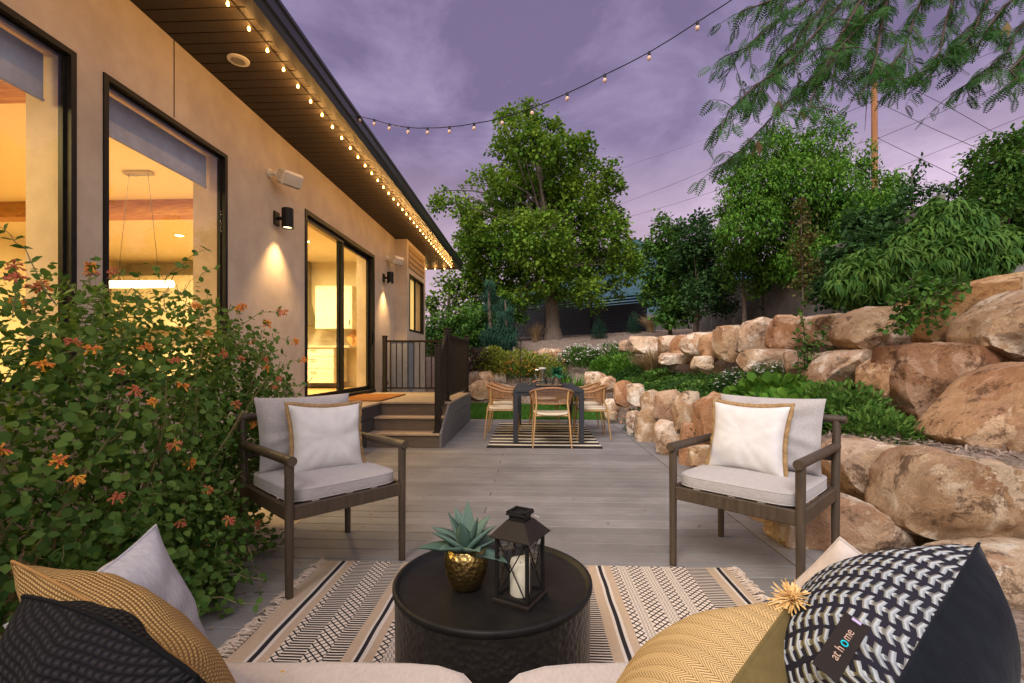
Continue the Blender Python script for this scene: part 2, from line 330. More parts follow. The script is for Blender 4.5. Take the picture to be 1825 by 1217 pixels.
def make_tree(name, label, cat, base, top, tr, blobs, leaves, leafmat, group=None, trunkmat=None, flare=1.6, seed=1, fork=.35, twigs=0, bare=None):
    g = np.random.default_rng(seed); rd = random.Random(seed)
    base = Vector(base); top = Vector(top); t = thing(name, label, cat, base, 0, group)
    mb = MB(); pts = [base+Vector((0, 0, -.25)), base, base.lerp(top, .06), base.lerp(top, .3), base.lerp(top, .65), top]
    for p in pts[2:5]: p += Vector((rd.uniform(-1, 1), rd.uniform(-1, 1), 0))*tr*.5
    mb.tube(pts, [tr*flare, tr*flare, tr*1.1, tr*.92, tr*.6, tr*.22], 12)
    for b in blobs:
        c = Vector(b[:3]); f = min(.95, max(fork, rd.uniform(fork, .9)*min(1, (c.z-base.z)/max(.1, top.z-base.z))))
        s = pts[3].lerp(pts[4], (f-.3)/.35) if f < .65 else pts[4].lerp(pts[5], (f-.65)/.35)
        lp = limb(mb, s, c, tr*.32, tr*.06, n=6, rd=None) if False else limb(mb, s, c, tr*.24*(1-.5*f), tr*.03, n=6, rnd=rd)
        for _ in range(twigs):
            dv = Vector(rdir(1, g)[0])*b[3]*.85; limb(mb, lp[rd.randint(3, 6)], c+dv, tr*.035, tr*.012, seg=4, n=4, rnd=rd)
    if bare:
        for a, b_, r_ in bare: limb(mb, a, b_, r_, r_*.2, seg=5, n=4, rnd=rd)
    mb.build('trunk', trunkmat or BARK, t, smooth=True, world=True)
    L = []
    for kw in leaves: r_, _ = crown(blobs, g=g, **kw); L.append(r_)
    V, Fq, T = merge(L); npmesh('crown', V, Fq, T, leafmat, t)
    return t
# ============================================================ TERRAIN
def sm(a, b, x): t = np.clip((x-a)/(b-a), 0, 1); return t*t*(3-2*t)
WXY = ([-6, 1.2, 2.2, 2.65, 2.95, 3.3, 3.7, 6.5, 9, 11, 13, 14.5], [6.5, 5.2, 3.9, 3.0, 2.45, 2.1, 1.93, 1.86, 1.72, 1.55, 1.1, .3])
UXY = ([-6, 2.6, 3.3, 3.9, 4.3, 4.7, 5.2, 6.5, 10, 12, 14], [8.5, 6.0, 5.0, 4.4, 3.9, 3.55, 3.45, 3.25, 2.75, 2.55, 2.4])
def height(x, y):
    x = np.asarray(x, float); y = np.asarray(y, float)
    d = x-np.interp(y, *WXY); u = x-np.interp(y, *UXY)
    bed = (.56*sm(.12, .42, d)+.24*sm(.4, 1.3, d)*sm(3.9, 5.0, y))*(1+.22*sm(8, 11.5, y))
    up = sm(.15, .6, u)*(.82+.32*(1-sm(3.9, 5.0, y)))+.07*np.clip(u-.6, 0, 9)*(u > .6)
    right = bed+up
    q = y+.12*np.minimum(x, 0)-12.5
    back = (.75*sm(0, 1.0, q)+.5*sm(.8, 2.4, q)+.85*sm(1.8, 6.5, q)+.05*np.clip(q-6, 0, 12))*(1+.025*np.clip(x, 0, 8))
    far = np.maximum(right*(y < 40), back)
    left = sm(-3.5, -6, x)*0
    z = far-.05+left
    return z+.02*np.sin(x*3.1+y*1.7)*np.clip(z*4, 0, 1)
MULCH = mat('mulch_soil', (.13, .095, .072), .98, (.26, .20, .165), 14, detail=8, bump=1, bscale=26, bdetail=8, bdist=.03)
def terrain():
    xs = np.unique(np.round(np.concatenate([np.arange(-60, -4, 4), np.arange(-4, 8, .10), np.arange(8, 16, .5), np.arange(16, 90, 4)]), 3))
    ys = np.unique(np.round(np.concatenate([np.arange(-20, -2, 2), np.arange(-2, 24, .12), np.arange(24, 70, 3), np.arange(70, 420, 40)]), 3))
    X, Y = np.meshgrid(xs, ys); Z = height(X, Y)
    jit = (np.sin(X*12.7+Y*7.3)+np.sin(X*5.1-Y*9.7))*.012; Z = Z+jit*(Z > .1)
    V = np.stack([X, Y, Z], -1).reshape(-1, 3); nx = len(xs); i = np.arange((len(ys)-1)*nx).reshape(-1, nx)[:, :-1].ravel()
    Fq = np.stack([i, i+1, i+nx+1, i+nx], 1)
    tag(npmesh('ground', V, Fq, None, MULCH, smooth=True), kind='structure')
terrain()

# lawn (base sheet + blades as stuff)
mb = MB(); mb.add([(-8, 9.16, -.035), (1.75, 9.16, -.035), (1.5, 11, -.035), (.9, 12.9, -.035), (-1, 13.2, -.035), (-8, 13.6, -.035)], [(0, 1, 2, 3, 4, 5)])
tag(mb.build('lawn', mat('lawn_soil', (.035, .09, .015), .95, (.05, .12, .02), 20)), kind='structure')
n = 26000; P = np.stack([rng.uniform(-3.5, 1.7, n), 9.16+4.6*rng.random(n)**1.3, np.full(n, -.035)], 1)
P = P[P[:, 0] < np.interp(P[:, 1], *WXY)-.02]; n = len(P)
dd = rdir(n)*.45+np.array([0, 0, 1.0])
V, Fq, T = place(blade(.09, .25), P, dd, rdir(n), .055+.03*rng.random(n), rng.random(n))
tag(npmesh('lawn_grass', V, Fq, T, GRASS), 'short mown green grass of the lawn beyond the deck', 'grass', kind='stuff')

# patio at the left of the deck
mb = MB(); mb.add([(-3.0, -3, .002), (-1.66, -3, .002), (-1.64, 2.4, .002), (-1.62, 3.55, .002), (-3.0, 3.7, .002)], [(0, 1, 2, 3, 4)])
tag(mb.build('patio', CONC), kind='structure')

# ---------------- deck: boards across, two border boards along the right edge
mb = MB(); y = -2.2; k = 0
while y < 9.06:
    x0 = -1.63 if y < 3.45 else -2.98
    gap = .011 if k % 6 == 3 else .0068
    cuts = [x0, 1.445]
    if k % 3 == 1: cuts.insert(1, -.35)
    for a, b in zip(cuts[:-1], cuts[1:]):
        mb.span((a+.0015, y, -.028), (b-.0015, y+.1425-gap, .0), bev=.0025, tint=random.random())
    y += .1425; k += 1
for xx in (1.452, 1.592): mb.span((xx, -2.2, -.028), (xx+.136, 9.11, .001), bev=.0025, tint=random.random()*.3)
dk = tag(mb.build('deck', DECK), kind='structure')
mb = MB(); mb.span((-2.98, -2.2, -.05), (1.72, 9.1, -.031)); o = mb.build('deck_underside', DECKDARK); tag(o, kind='structure')
n = 420; mb = MB()                                  # dry debris on the deck
for _ in range(n):
    x, yy = random.uniform(-1.6, 1.7), random.uniform(1.2, 8.5)
    a = random.uniform(0, 6.3); s = random.uniform(.004, .014); z = .003; x = x if random.random() < .5 else -1.6+abs(random.gauss(0, .5))
    ca, sa = math.cos(a)*s, math.sin(a)*s
    mb.add([(x-ca, yy-sa, z), (x+sa*.5, yy-ca*.5, z+.003), (x+ca, yy+sa, z+.002), (x-sa*.5, yy+ca*.5, z+.004)], [(0, 1, 2, 3)], tint=random.random())
tag(mb.build('leaf_litter', mat('dry_leaf', (.12, .06, .03), .9, (.22, .13, .05), 30)), 'scattered crumbs of dry leaf on the deck boards', 'leaf litter', kind='stuff')

# distant mountain
def ridge(name, D, pts, m, seed):
    g = np.random.default_rng(seed); nx, ny = 160, 26; V = []
    px = np.linspace(pts[0][0], pts[-1][0], nx); py = np.interp(px, [p[0] for p in pts], [p[1] for p in pts])
    for j in range(ny):
        t = j/(ny-1)
        for i in range(nx):
            DD = D*(1-.55*(1-t)); base = W(px[i], py[i], D); b = W(px[i], 655, DD)
            nz = mnoise.fractal(Vector((px[i]*.02, t*4, seed)), .9, 2.1, 6)
            p = Vector((b.x, b.y, -20+(base.z+20)*t**1.2)); p.z += nz*D*.018*(.35+t); V.append(p)
    i = np.arange((ny-1)*nx).reshape(-1, nx)[:, :-1].ravel(); Fq = np.stack([i, i+1, i+nx+1, i+nx], 1)
    # back side so that it has depth
    nb = len(V); top = V[-nx:]
    V += [Vector((p.x*1.3, p.y*1.3, -20)) for p in top]
    j = np.arange(nx-1); Fb = np.stack([nb-nx+j, nb-nx+j+1, nb+j+1, nb+j], 1)
    tag(npmesh(name, [tuple(p) for p in V], np.concatenate([Fq, Fb]), None, m, smooth=True), kind='structure')
HILL = mat('hazy_hill_forest', (.022, .052, .078), 1, (.045, .08, .095), .012, detail=8, bump=0)  # forest colour shifted to blue, distance haze is mixed into it
ridge('mountain', 1500, [(300, 640), (600, 610), (760, 590), (860, 545), (930, 500), (1010, 480), (1075, 452), (1130, 432), (1180, 450), (1260, 470), (1400, 500), (1600, 540), (2100, 600)], HILL, 3)

# ============================================================ HOUSE
house = thing('house', 'tan stucco house with deep dark eave, tall lit windows and sliding glass door', 'house', (-3, 0, 0))
XW = -3.0
def yw(px): return WX(px, 600, XW).y
def hb(name, m, boxes, **k):
    mb = MB()
    for a, b in boxes: mb.span(a, b, **k)
    return mb.build(name, m, house, world=True)
T0, ZH, ZS, ZSOF = -3.34, 3.15, .95, 3.82
y1a, y1b = .7, yw(134); y2a, y2b = yw(183), yw(404); yda, ydb = yw(543), yw(667); yc = WX(704.5, 500, XW).y
print('wall ys', y1b, y2a, y2b, yda, ydb, yc)
hb('wall', STUCCO, [((T0, -3, -.3), (XW, y1a, ZSOF)), ((T0, y1a, -.3), (XW, y1b, ZS)), ((T0, y1a, ZH), (XW, y1b, ZSOF)),
    ((T0, y1b, -.3), (XW, y2a, ZSOF)), ((T0, y2a, -.3), (XW, y2b, ZS)), ((T0, y2a, ZH), (XW, y2b, ZSOF)), ((T0, y2b, -.3), (XW, yda, ZSOF)),
    ((T0, yda, -.3), (XW, ydb, .55)), ((T0, yda, ZH), (XW, ydb, ZSOF)), ((T0, ydb, -.3), (XW, yc, ZSOF))])
yj = yw(310); mb = MB(); mb.span((XW+.0005, yj-.004, ZH+.02), (XW+.003, yj+.004, ZSOF)); mb.build('control_joint', BRONZE, house, world=True)
# bump-out at the far end
XB = -2.74; yb1 = WX(758, 500, XB).y
wy0, wy1 = WX(729.5, 500, XB).y, WX(754.5, 500, XB).y
hb('bump_out_wall', STUCCO, [((T0, yc, -.3), (XB, wy0, 1.82)), ((T0, wy0, -.3), (XB, wy1, 1.82)), ((T0, wy1, -.3), (XB, yb1, 1.82)),
    ((T0, yc, 1.82), (XB, wy0, ZSOF)), ((T0, wy1, 1.82), (XB, yb1, ZSOF)), ((T0, wy0, 3.1), (XB, wy1, ZSOF))])
mb = MB()
for i in range(4): mb.span((XB+.001, wy0-.06, 3.22+.13*i), (XB+.018, wy1+.04, 3.335+.13*i), bev=.006)
mb.build('siding_panel', mat('tan_siding', (.30, .2, .11), .8, (.24, .16, .09), 8), house, world=True)
mb = MB(); mb.span((-9.3, yb1, -.3), (T0, yb1+.3, ZSOF)); mb.build('end_wall', STUCCO, house, world=True)

def window(name, x, ya, yb, za, zb, fw=.038, mull=(), depth=.06, parent=house, glass=True):
    f = MB(); o_ = x+.012
    f.span((x-depth, ya, zb-fw), (o_, yb, zb)); f.span((x-depth, ya, za), (o_, yb, za+fw))
    f.span((x-depth, ya, za+fw), (o_, ya+fw, zb-fw)); f.span((x-depth, yb-fw, za+fw), (o_, yb, zb-fw))
    g = .016                                           # inner sash
    f.span((x-depth-.002, ya+fw, zb-fw-g), (x-.03, yb-fw, zb-fw)); f.span((x-depth-.002, ya+fw, za+fw), (x-.03, yb-fw, za+fw+g))
    f.span((x-depth-.002, ya+fw, za+fw+g), (x-.03, ya+fw+g, zb-fw-g)); f.span((x-depth-.002, yb-fw-g, za+fw+g), (x-.03, yb-fw, zb-fw-g))
    for m_ in mull: f.span((x-depth+.004, m_-.03, za+fw+g), (x-.03, m_+.03, zb-fw-g))
    fo = f.build(name, BLACK, parent, world=True)
    if glass:
        m_ = MB(); m_.span((x-depth+.03, ya+fw+.01, za+fw+.01), (x-depth+.036, yb-fw-.01, zb-fw-.01)); m_.build('pane', WINGLASS, fo, world=True)
    return fo
w1 = window('window', XW, y1a, y1b, ZS, ZH); w2 = window('window', XW, y2a, y2b, ZS, ZH)
w3 = window('window', XB, wy0, wy1, 1.82, 3.1, .035, ((wy0+wy1)/2,), .07)
for a, b, p in ((y1a, y1b, w1), (y2a, y2b, w2)):
    m_ = MB(); m_.span((XW-.19, a+.03, ZH-.31), (XW-.186, b-.03, ZH-.02)); m_.tube([(XW-.188, a+.03, ZH-.32), (XW-.188, b-.03, ZH-.32)], .012, 8)
    m_.build('roller_shade', SHADE, p, world=True)
m_ = MB(); m_.span((XB-.2, wy0-.1, 1.7), (XB-.19, wy1+.1, 3.2)); m_.build('curtain', emit('glowing_curtain', (.95, .62, .18), .75), w3, world=True)  # curtain emits by itself, in place of a lamp behind it
# sliding door
dz0 = .57; fr = MB(); D_ = .12
fr.span((XW-D_, yda, ZH-.06), (XW+.012, ydb, ZH)); fr.span((XW-D_, yda, dz0-.02), (XW+.03, ydb, dz0+.035))
fr.span((XW-D_, yda, dz0+.035), (XW+.012, yda+.06, ZH-.06)); fr.span((XW-D_, ydb-.07, dz0+.035), (XW+.012, ydb, ZH-.06))
door = fr.build('sliding_door', BLACK, house, world=True)
ym = WX(614, 600, XW).y
for (a, b, x) in ((yda+.06, ym+.04, XW-.045), (ym-.04, ydb-.07, XW-.095)):
    s = MB(); q = .055
    s.span((x-.02, a, dz0+.04), (x+.02, a+q, ZH-.065)); s.span((x-.02, b-q, dz0+.04), (x+.02, b, ZH-.065))
    s.span((x-.02, a+q, dz0+.04), (x+.02, b-q, dz0+.10)); s.span((x-.02, a+q, ZH-.12), (x+.02, b-q, ZH-.065))
    so_ = s.build('sash', BLACK, door, world=True)
    g_ = MB(); g_.span((x-.004, a+q-.01, dz0+.09), (x+.004, b-q+.01, ZH-.11)); g_.build('glass_pane', WINGLASS, door, world=True)
h_ = MB(); h_.tube([(XW-.07, ydb-.10, 1.45), (XW-.02, ydb-.10, 1.47), (XW-.02, ydb-.10, 1.70), (XW-.07, ydb-.10, 1.72)], .012, 8); h_.build('handle', BLACK, door, smooth=True, world=True)

# eave: soffit planks across, gutter, fascia, roof
XE, YE = -2.13, 13.55
s = MB(); y = -3.0; k = 0
while y < YE-.05:
    # perforated plank every third: finer ribs
    s.span((XW-.02, y, ZSOF), (XE, y+.118, ZSOF+.02), tint=(0.0, .35, .15)[k % 3]+random.random()*.15)
    s.span((XW-.02, y+.118, ZSOF+.012), (XE, y+.13, ZSOF+.02), tint=1.0); y += .13; k += 1
s.span((-5, yb1, ZSOF), (XW-.02, YE, ZSOF+.02), tint=.3)
s.build('soffit', SOFFIT, house, world=True)
g = MB(); prof = [(XE, 3.80), (XE+.005, 3.775), (XE+.085, 3.775), (XE+.105, 3.83), (XE+.128, 3.85), (XE+.13, 3.93), (XE+.148, 3.945), (XE+.148, 3.975), (XE+.13, 3.975), (XE+.12, 3.955), (XE, 3.955)]
vs = [(x, yy, z) for yy in (-3, YE) for x, z in prof]; m_ = len(prof)
g.add(vs, [(i, (i+1) % m_, m_+(i+1) % m_, m_+i) for i in range(m_)]+[tuple(range(m_))[::-1], tuple(range(m_, 2*m_))]); g.build('gutter', GUTTER, house, world=True)
g = MB(); g.span((XE-.03, -3, 3.795), (XE-.002, YE, 3.99)); g.span((-9, YE-.03, 3.795), (XE-.03, YE, 3.99)); g.build('fascia', BRONZE, house, world=True)
r = MB(); r.add([(XE+.06, -3, 4.0), (XE+.06, YE+.04, 4.0), (-6.5, YE+.04, 5.3), (-6.5, -3, 5.3), (XE+.06, -3, 3.97), (XE+.06, YE+.04, 3.97), (-11, YE+.04, 3.97), (-11, -3, 3.97), (-11, -3, 4.0), (-11, YE+.04, 4.0)],
    [(0, 1, 2, 3), (3, 2, 9, 8), (0, 4, 5, 1), (4, 7, 6, 5), (1, 5, 6, 9, 2), (0, 3, 8, 7, 4), (8, 9, 6, 7)]); r.build('roof', mat('shingles', (.06, .05, .05), .9), house, world=True)
# interior shell
s = MB(); s.span((-9.5, -1.2, .35), (T0, 11.0, .545)); s.build('interior_floor', FLOORW, house, world=True)
s = MB(); s.span((-9.5, -1.2, 3.42), (T0, 11.0, 3.5)); s.build('ceiling', INCEIL, house, world=True)
s = MB(); s.span((-9.6, -1.2, .545), (-9.5, 11, 3.42)); s.span((-9.5, 10.75, .545), (T0, 10.85, 3.42)); s.span((-9.5, -1.3, .545), (T0, -1.2, 3.42))
s.span((-5.0, 10.1, .545), (-4.97, 10.75, 2.9)) if False else None
s.build('interior_wall', INWALL, house, world=True)
# soffit speaker, fittings
p = WX(425, 112, -2.62); sp = MB(); sp.lathe([(0.0, -.012), (.055, -.012), (.06, -.004), (.062, -.012), (.088, -.010), (.09, 0)], (p.x, p.y, ZSOF), 24)
tag(sp.build('ceiling_speaker', WHITEP, house, smooth=True, world=True))
sp = MB(); sp.lathe([(0.0, -.0145), (.054, -.0145), (.054, -.0125)], (p.x, p.y, ZSOF), 24); sp.build('speaker_grille', mat('grille', (.25, .22, .19), .8), bpy.data.objects['ceiling_speaker'], world=True)
for (px, py) in ((508, 693), (682, 676)):
    q = WX(px, py, XW); s = MB(); s.box((XW+.03, q.y, q.z), (.06, .09, .16), bev=.01); s.tube([(XW+.05, q.y, q.z-.02), (XW+.10, q.y, q.z-.03), (XW+.11, q.y, q.z-.10)], .02, 8)
    s.build('hose_tap', mat('weathered_grey%d' % px, (.2, .17, .15), .9), house, world=True)

# ---------------- interior things seen through the glass
def solo(mb, name, m, label, cat, group=None, smooth=False):
    return tag(mb.build(name, m, smooth=smooth), label, cat, group)
b = MB(); b.span((-9.5, 6.45, 3.2), (T0, 6.68, 3.42)); solo(b, 'ceiling_beam', INWOOD, 'brown wood beam across the ceiling seen through the second window', 'beam')
b = MB(); b.span((-9.5, 3.3, 3.16), (T0, 3.55, 3.42)); solo(b, 'ceiling_beam', INWOOD, 'brown wood beam at the top of the leftmost window', 'beam')
ch = thing('chandelier', 'long glowing bar chandelier hung on thin wires behind the second window', 'chandelier', (-4.75, 5.5, 3.42))
m_ = MB(); m_.box((0, 0, -.02), (.34, .09, .04), bev=.006); m_.build('canopy', mat('chrome', (.6, .58, .55), .2, metal=1), ch)
m_ = MB(); m_.tube([(-.42, 0, -1.36), (.42, 0, -1.36)], .045, 12); m_.build('light_bar', LED, ch, smooth=True)
for sx in (-1, 1): m_ = MB(); m_.tube([(sx*.12, 0, -.04), (sx*.26, 0, -1.32)], .003, 5); m_.build('suspension_wire', BLACK, ch)
for i, (x, y, s_) in enumerate(((-5.65, 7.9, .7), (-5.75, 8.9, .7))):
    pn = thing('pendant_lamp', ['small glowing glass pendant lamp by the right edge of the second window', 'farther glowing pendant lamp beyond the first one, over the kitchen counter'][i], 'pendant lamp', (x, y, 3.42), 0, 'pendant lamps in the kitchen')
    m_ = MB(); m_.lathe([(0, 0), (.09, 0), (.09, -.02), (.0, -.025)], n=20); m_.build('canopy', WHITEP, pn)
    m_ = MB(); m_.tube([(0, 0, -.02), (0, 0, -.62)], .004, 5); m_.build('cord', WHITEP, pn)
    m_ = MB(); m_.lathe([(.015, -.58), (.03, -.6), (.07, -.7), (.07, -.74), (.0, -.75)], n=16); m_.build('lamp_shade', LAMP_ON, pn, smooth=True)
dl = [(-6.15, 6.1, 'nearest'), (-6.4, 8.3, 'second'), (-4.3, 8.8, 'third'), (-8.1, 8.6, 'farthest')]
for x, y, wd in dl:
    dn = thing('downlight', wd+' round recessed downlight of the kitchen ceiling', 'downlight', (x, y, 3.42), 0, 'recessed downlights')
    m_ = MB(); m_.lathe([(0, -.006), (.07, -.006)], n=20); m_.add([], []); m_.build('lens', LAMP_ON, dn)
    m_ = MB(); m_.lathe([(.071, -.006), (.095, -.008), (.1, 0)], n=20); m_.build('trim_ring', WHITEP, dn)
def cabinet(name, label, x0, x1, y0, y1, z0, z1, cols, rows, toe=0, pulls=True):
    t = thing(name, label, 'cabinet', ((x0+x1)/2, (y0+y1)/2, z0), 0, 'kitchen cabinets')
    m_ = MB(); m_.span((x0, y0+.02, z0+toe), (x1, y1, z1)); m_.build('carcass', CAB, t, world=True)
    for i in range(cols):
        zz = z0+toe
        for hgt in rows:
            a = x0+(x1-x0)*i/cols; b_ = x0+(x1-x0)*(i+1)/cols; H = (z1-z0-toe)*hgt
            m_ = MB(); m_.span((a+.006, y0, zz+.006), (b_-.006, y0+.019, zz+H-.006), bev=.003)
            fo = m_.build('door_front' if len(rows) == 1 else 'drawer_front', CAB, t, world=True)
            if pulls:
                m_ = MB()
                if len(rows) == 1: m_.tube([(b_-.05, y0-.025, zz+.08), (b_-.05, y0-.025, zz+.2)], .008, 6)
                else: m_.tube([((a+b_)/2-.07, y0-.025, zz+H*.75), ((a+b_)/2+.07, y0-.025, zz+H*.75)], .008, 6)
                m_.build('pull', BRONZE, fo, world=True)
            zz += H
    return t
cabinet('base_cabinet', 'white kitchen drawer cabinet seen low through the sliding door', -5.15, -4.25, 9.95, 10.7, .545, 1.42, 1, (.42, .33, .25), .12)
cabinet('wall_cabinet', 'white kitchen wall cabinet seen high through the sliding door', -4.78, -3.95, 10.2, 10.72, 1.85, 2.8, 1, (1,))
cabinet('wall_cabinet', 'row of tall white kitchen cabinets seen through the second window', -9.4, -6.4, 10.15, 10.72, 1.9, 3.05, 5, (1,))
cabinet('base_cabinet', 'row of low white kitchen cabinets behind the second window', -9.4, -5.25, 9.95, 10.7, .545, 1.42, 5, (.6, .4), .1)
m_ = MB(); m_.span((-9.42, 9.92, 1.421), (-3.9, 10.72, 1.47), bev=.008); solo(m_, 'countertop', mat('counter_stone', (.45, .4, .33), .3), 'pale stone kitchen worktop above the drawers', 'worktop')
m_ = MB(); m_.lathe([(.16, 0), (.16, .02), (0, .02)], n=20); m_.box((0, .0, .01), (.08, .44, .02))
o = solo(m_, 'cutting_board', INWOOD, 'round brown cutting board leaning on the kitchen worktop', 'cutting board'); o.location = (-3.98, 10.4, 1.65); o.rotation_euler = (R(80), 0, 0)
m_ = MB(); m_.add([(-5.55, 10.1, 1.95), (-4.95, 10.1, 1.95), (-4.95, 10.7, 1.95), (-5.55, 10.7, 1.95), (-5.4, 10.4, 2.5), (-5.1, 10.4, 2.5), (-5.1, 10.7, 2.5), (-5.4, 10.7, 2.5)],
    [(0, 1, 2, 3), (0, 4, 5, 1), (1, 5, 6, 2), (3, 7, 4, 0), (2, 6, 7, 3), (4, 7, 6, 5)]); m_.span((-5.4, 10.4, 2.5), (-5.1, 10.7, 3.42)); solo(m_, 'range_hood', mat('hood_metal', (.35, .3, .22), .35, metal=.6), 'metal range hood left of the white wall cabinet', 'range hood')
def area(name, loc, e, sz, col=(1, .73, .28)):
    l = bpy.data.lights.new(name, 'AREA'); l.energy = e; l.color = col; l.size = sz; l.shape = 'DISK'; o = bpy.data.objects.new(name, l); C.objects.link(o); o.location = loc; return o
INE = 215
area('room_light', (-4.9, 1.6, 3.35), INE, 1.2); area('room_light', (-4.9, 4.9, 3.35), INE, 1.2); area('kitchen_light', (-6.2, 8.2, 3.3), INE*1.2, 1.5); area('kitchen_light', (-4.3, 8.6, 3.3), INE*.75, .8)
l = bpy.data.lights.new('chandelier_light', 'POINT'); l.energy = 14; l.color = (1, .70, .34); l.shadow_soft_size = .12; o = bpy.data.objects.new('chandelier_light', l); C.objects.link(o); o.location = (-4.75, 5.5, 1.95)

# ---------------- eave bulbs
es = thing('eave_string_lights', 'row of small glowing warm bulbs along the outer edge of the dark soffit', 'string lights', (-2.24, 0, ZSOF))
m_ = MB(); pts = []; ys = [y for y in np.arange(-1.06, 13.35, .264)]
for a in ys: pts += [(-2.24, a, ZSOF-.006), (-2.237, a+.13, ZSOF-.012)]
m_.tube(pts, .004, 5); m_.build('wire', BLACK, es, world=True)
mb_ = MB(); mb_.lathe([(0, -.041), (.008, -.038), (.0115, -.030), (.0105, -.021), (.007, -.013), (.007, -.008)], n=10); first = None
ends = [(-2.27, y) for y in ys]+[(-2.24-.27*i, YE-.12) for i in range(1, 4)]
for x, y in ends:
    if first is None: first = mb_.build('bulb', BULB_ON, es, smooth=True); o = first
    else: o = first.copy(); C.objects.link(o)
    o.location = (x+2.27-.03, y, 0)
    l = bpy.data.lights.new('bulb_glow', 'POINT') if y == ys[0] and x == -2.27 else l0
    l0 = l; l.energy = 2.3; l.color = (1, .50, .14); l.shadow_soft_size = .02
    if y > 1: q = bpy.data.objects.new('bulb_glow', l); C.objects.link(q); q.location = (x, y, ZSOF-.11)

# ---------------- wall lamps and speakers
def sconce(px_mount, z, label):
    q = WX(px_mount, 400, XW); t = thing('wall_lamp', label, 'wall lamp', (XW, q.y, z), 0, 'black cylinder wall lamps')
    m_ = MB(); m_.box((.012, 0, 0), (.024, .11, .16), bev=.006); m_.build('backplate', BLACK, t)
    m_ = MB(); m_.tube([(.02, 0, 0), (.09, 0, 0)], .02, 10); m_.build('arm', BLACK, t)
    m_ = MB(); cx = .145; m_.lathe([(.0, .115), (.06, .115), (.065, .11), (.065, -.115), (.058, -.115), (.058, -.09), (0, -.09)], (cx, 0, 0), 28); m_.build('cylinder_shade', BLACK, t, smooth=True)
    m_ = MB(); m_.lathe([(0, -.098), (.054, -.098), (.057, -.094)], (cx, 0, 0), 24); m_.build('lens', LAMP_ON, t)
    l = bpy.data.lights.new('wall_lamp_spot', 'SPOT'); l.energy = 115; l.color = (1, .62, .26); l.spot_size = R(92); l.spot_blend = .85; l.shadow_soft_size = .03
    o = bpy.data.objects.new('wall_lamp_spot', l); C.objects.link(o); o.location = (XW+cx, q.y, z-.125); o.rotation_euler = (0, R(-5), 0)
sconce(491, 2.80, 'nearer black cylinder wall lamp left of the sliding door'); sconce(683, 2.82, 'farther black cylinder wall lamp right of the sliding door')
def speaker(px, z, label):
    q = WX(px, 300, XW); t = thing('wall_speaker', label, 'speaker', (XW, q.y, z), 0, 'white outdoor speakers')
    m_ = MB(); m_.tube([(0, 0, 0), (.03, 0, 0)], .05, 14); m_.tube([(.02, 0, 0), (.07, .0, -.0), (.10, .04, -.01)], .024, 8); m_.build('bracket', WHITEP, t, smooth=True)
    Mx = Matrix.Rotation(R(-28), 4, 'Z') @ Matrix.Rotation(R(26), 4, 'Y')
    c = Vector((.2, .10, -.03)); m_ = MB(); m_.box(c, (.15, .26, .17), Mx, bev=.025); cab = m_.build('speaker_cabinet', WHITEP, t, smooth=True)
    m_ = MB(); m_.box(c+Mx @ Vector((.08, 0, 0)), (.012, .22, .13), Mx, bev=.005); m_.build('grille', mat('speaker_grille%d' % px, (.5, .46, .41), .8), cab, world=False)
speaker(478, 3.27, 'nearer white box speaker on the wall above the first wall lamp'); speaker(688, 3.26, 'farther white box speaker on the wall above the second wall lamp')

# grey cabinet in the corner
q = WX(704.5, 610, XW); t = thing('utility_cabinet', 'tall grey blue metal cabinet in the corner behind the landing railing', 'cabinet', (-2.78, q.y-.22, .3))
m_ = MB(); m_.span((-.19, -.2, .0), (.19, .2, 1.24), bev=.01); m_.build('cabinet_body', GREYP, t)
m_ = MB(); m_.span((-.21, -.22, 1.245), (.21, .215, 1.28), bev=.01); m_.build('lid', BRONZE, t)
m_ = MB(); m_.span((-.16, -.215, .05), (.16, -.203, 1.2), bev=.004); m_.build('door_front', GREYP, t)

# ---------------- landing and steps
PZ = .545; PX = -1.17; SXL = -2.17; Y0, Y1, Y2, Y3 = 6.10, 6.40, 6.70, 8.98; PYF = 5.45
land = thing('landing', 'raised wooden landing with three steps in front of the sliding door', 'landing', (-2, 7.5, 0))
t = MB(); y = Y2; k = 0
while y < Y3-.02: t.span((-2.985, y+.002, PZ-.025), (PX+.012, min(y+.139, Y3+.01), PZ), bev=.002, tint=random.random()*.6); y += .1425
y = Y2
while y > PYF+.02: t.span((-2.985, y-.139, PZ-.025), (SXL+.012, y-.002, PZ), bev=.002, tint=random.random()*.6); y -= .1425
t.span((SXL+.014, Y2-.03, PZ-.024), (PX+.012, Y2-.001, PZ), bev=.002)
t.build('landing_floor', TREAD, land, world=True)
for i, (ya, yb, z) in enumerate(((Y0, Y1, .182), (Y1, Y2, .363))):
    t = MB(); t.span((SXL+.002, ya-.028, z-.026), (PX-.03, ya+.138, z), bev=.004); t.span((SXL+.002, ya+.141, z-.026), (PX-.03, yb+.0, z), bev=.003, tint=.3); t.build('tread', TREAD, land, world=True)
for i, (ya, za, zb) in enumerate(((Y0, .0, .155), (Y1, .183, .336), (Y2, .364, .519))):
    t = MB(); t.span((SXL+.002, ya, za+.002), (PX-.03, ya+.025, zb)); t.build('riser', STEP, land, world=True)
t = MB()      # right skirt: sloped stringer along the steps, then boards
xs_ = PX-.03; xr = PX
def wedge(mb, prof, x0, x1):
    n_ = len(prof); mb.add([(x, y, z) for x in (x0, x1) for y, z in prof], [tuple(range(n_))[::-1], tuple(range(n_, 2*n_))]+[(i, (i+1) % n_, n_+(i+1) % n_, n_+i) for i in range(n_)])
wedge(t, [(Y0-.03, .002), (Y0-.02, .19), (Y2-.01, .60-.06), (Y2+.03, PZ-.027), (Y2+.03, .002)], xs_, xr)
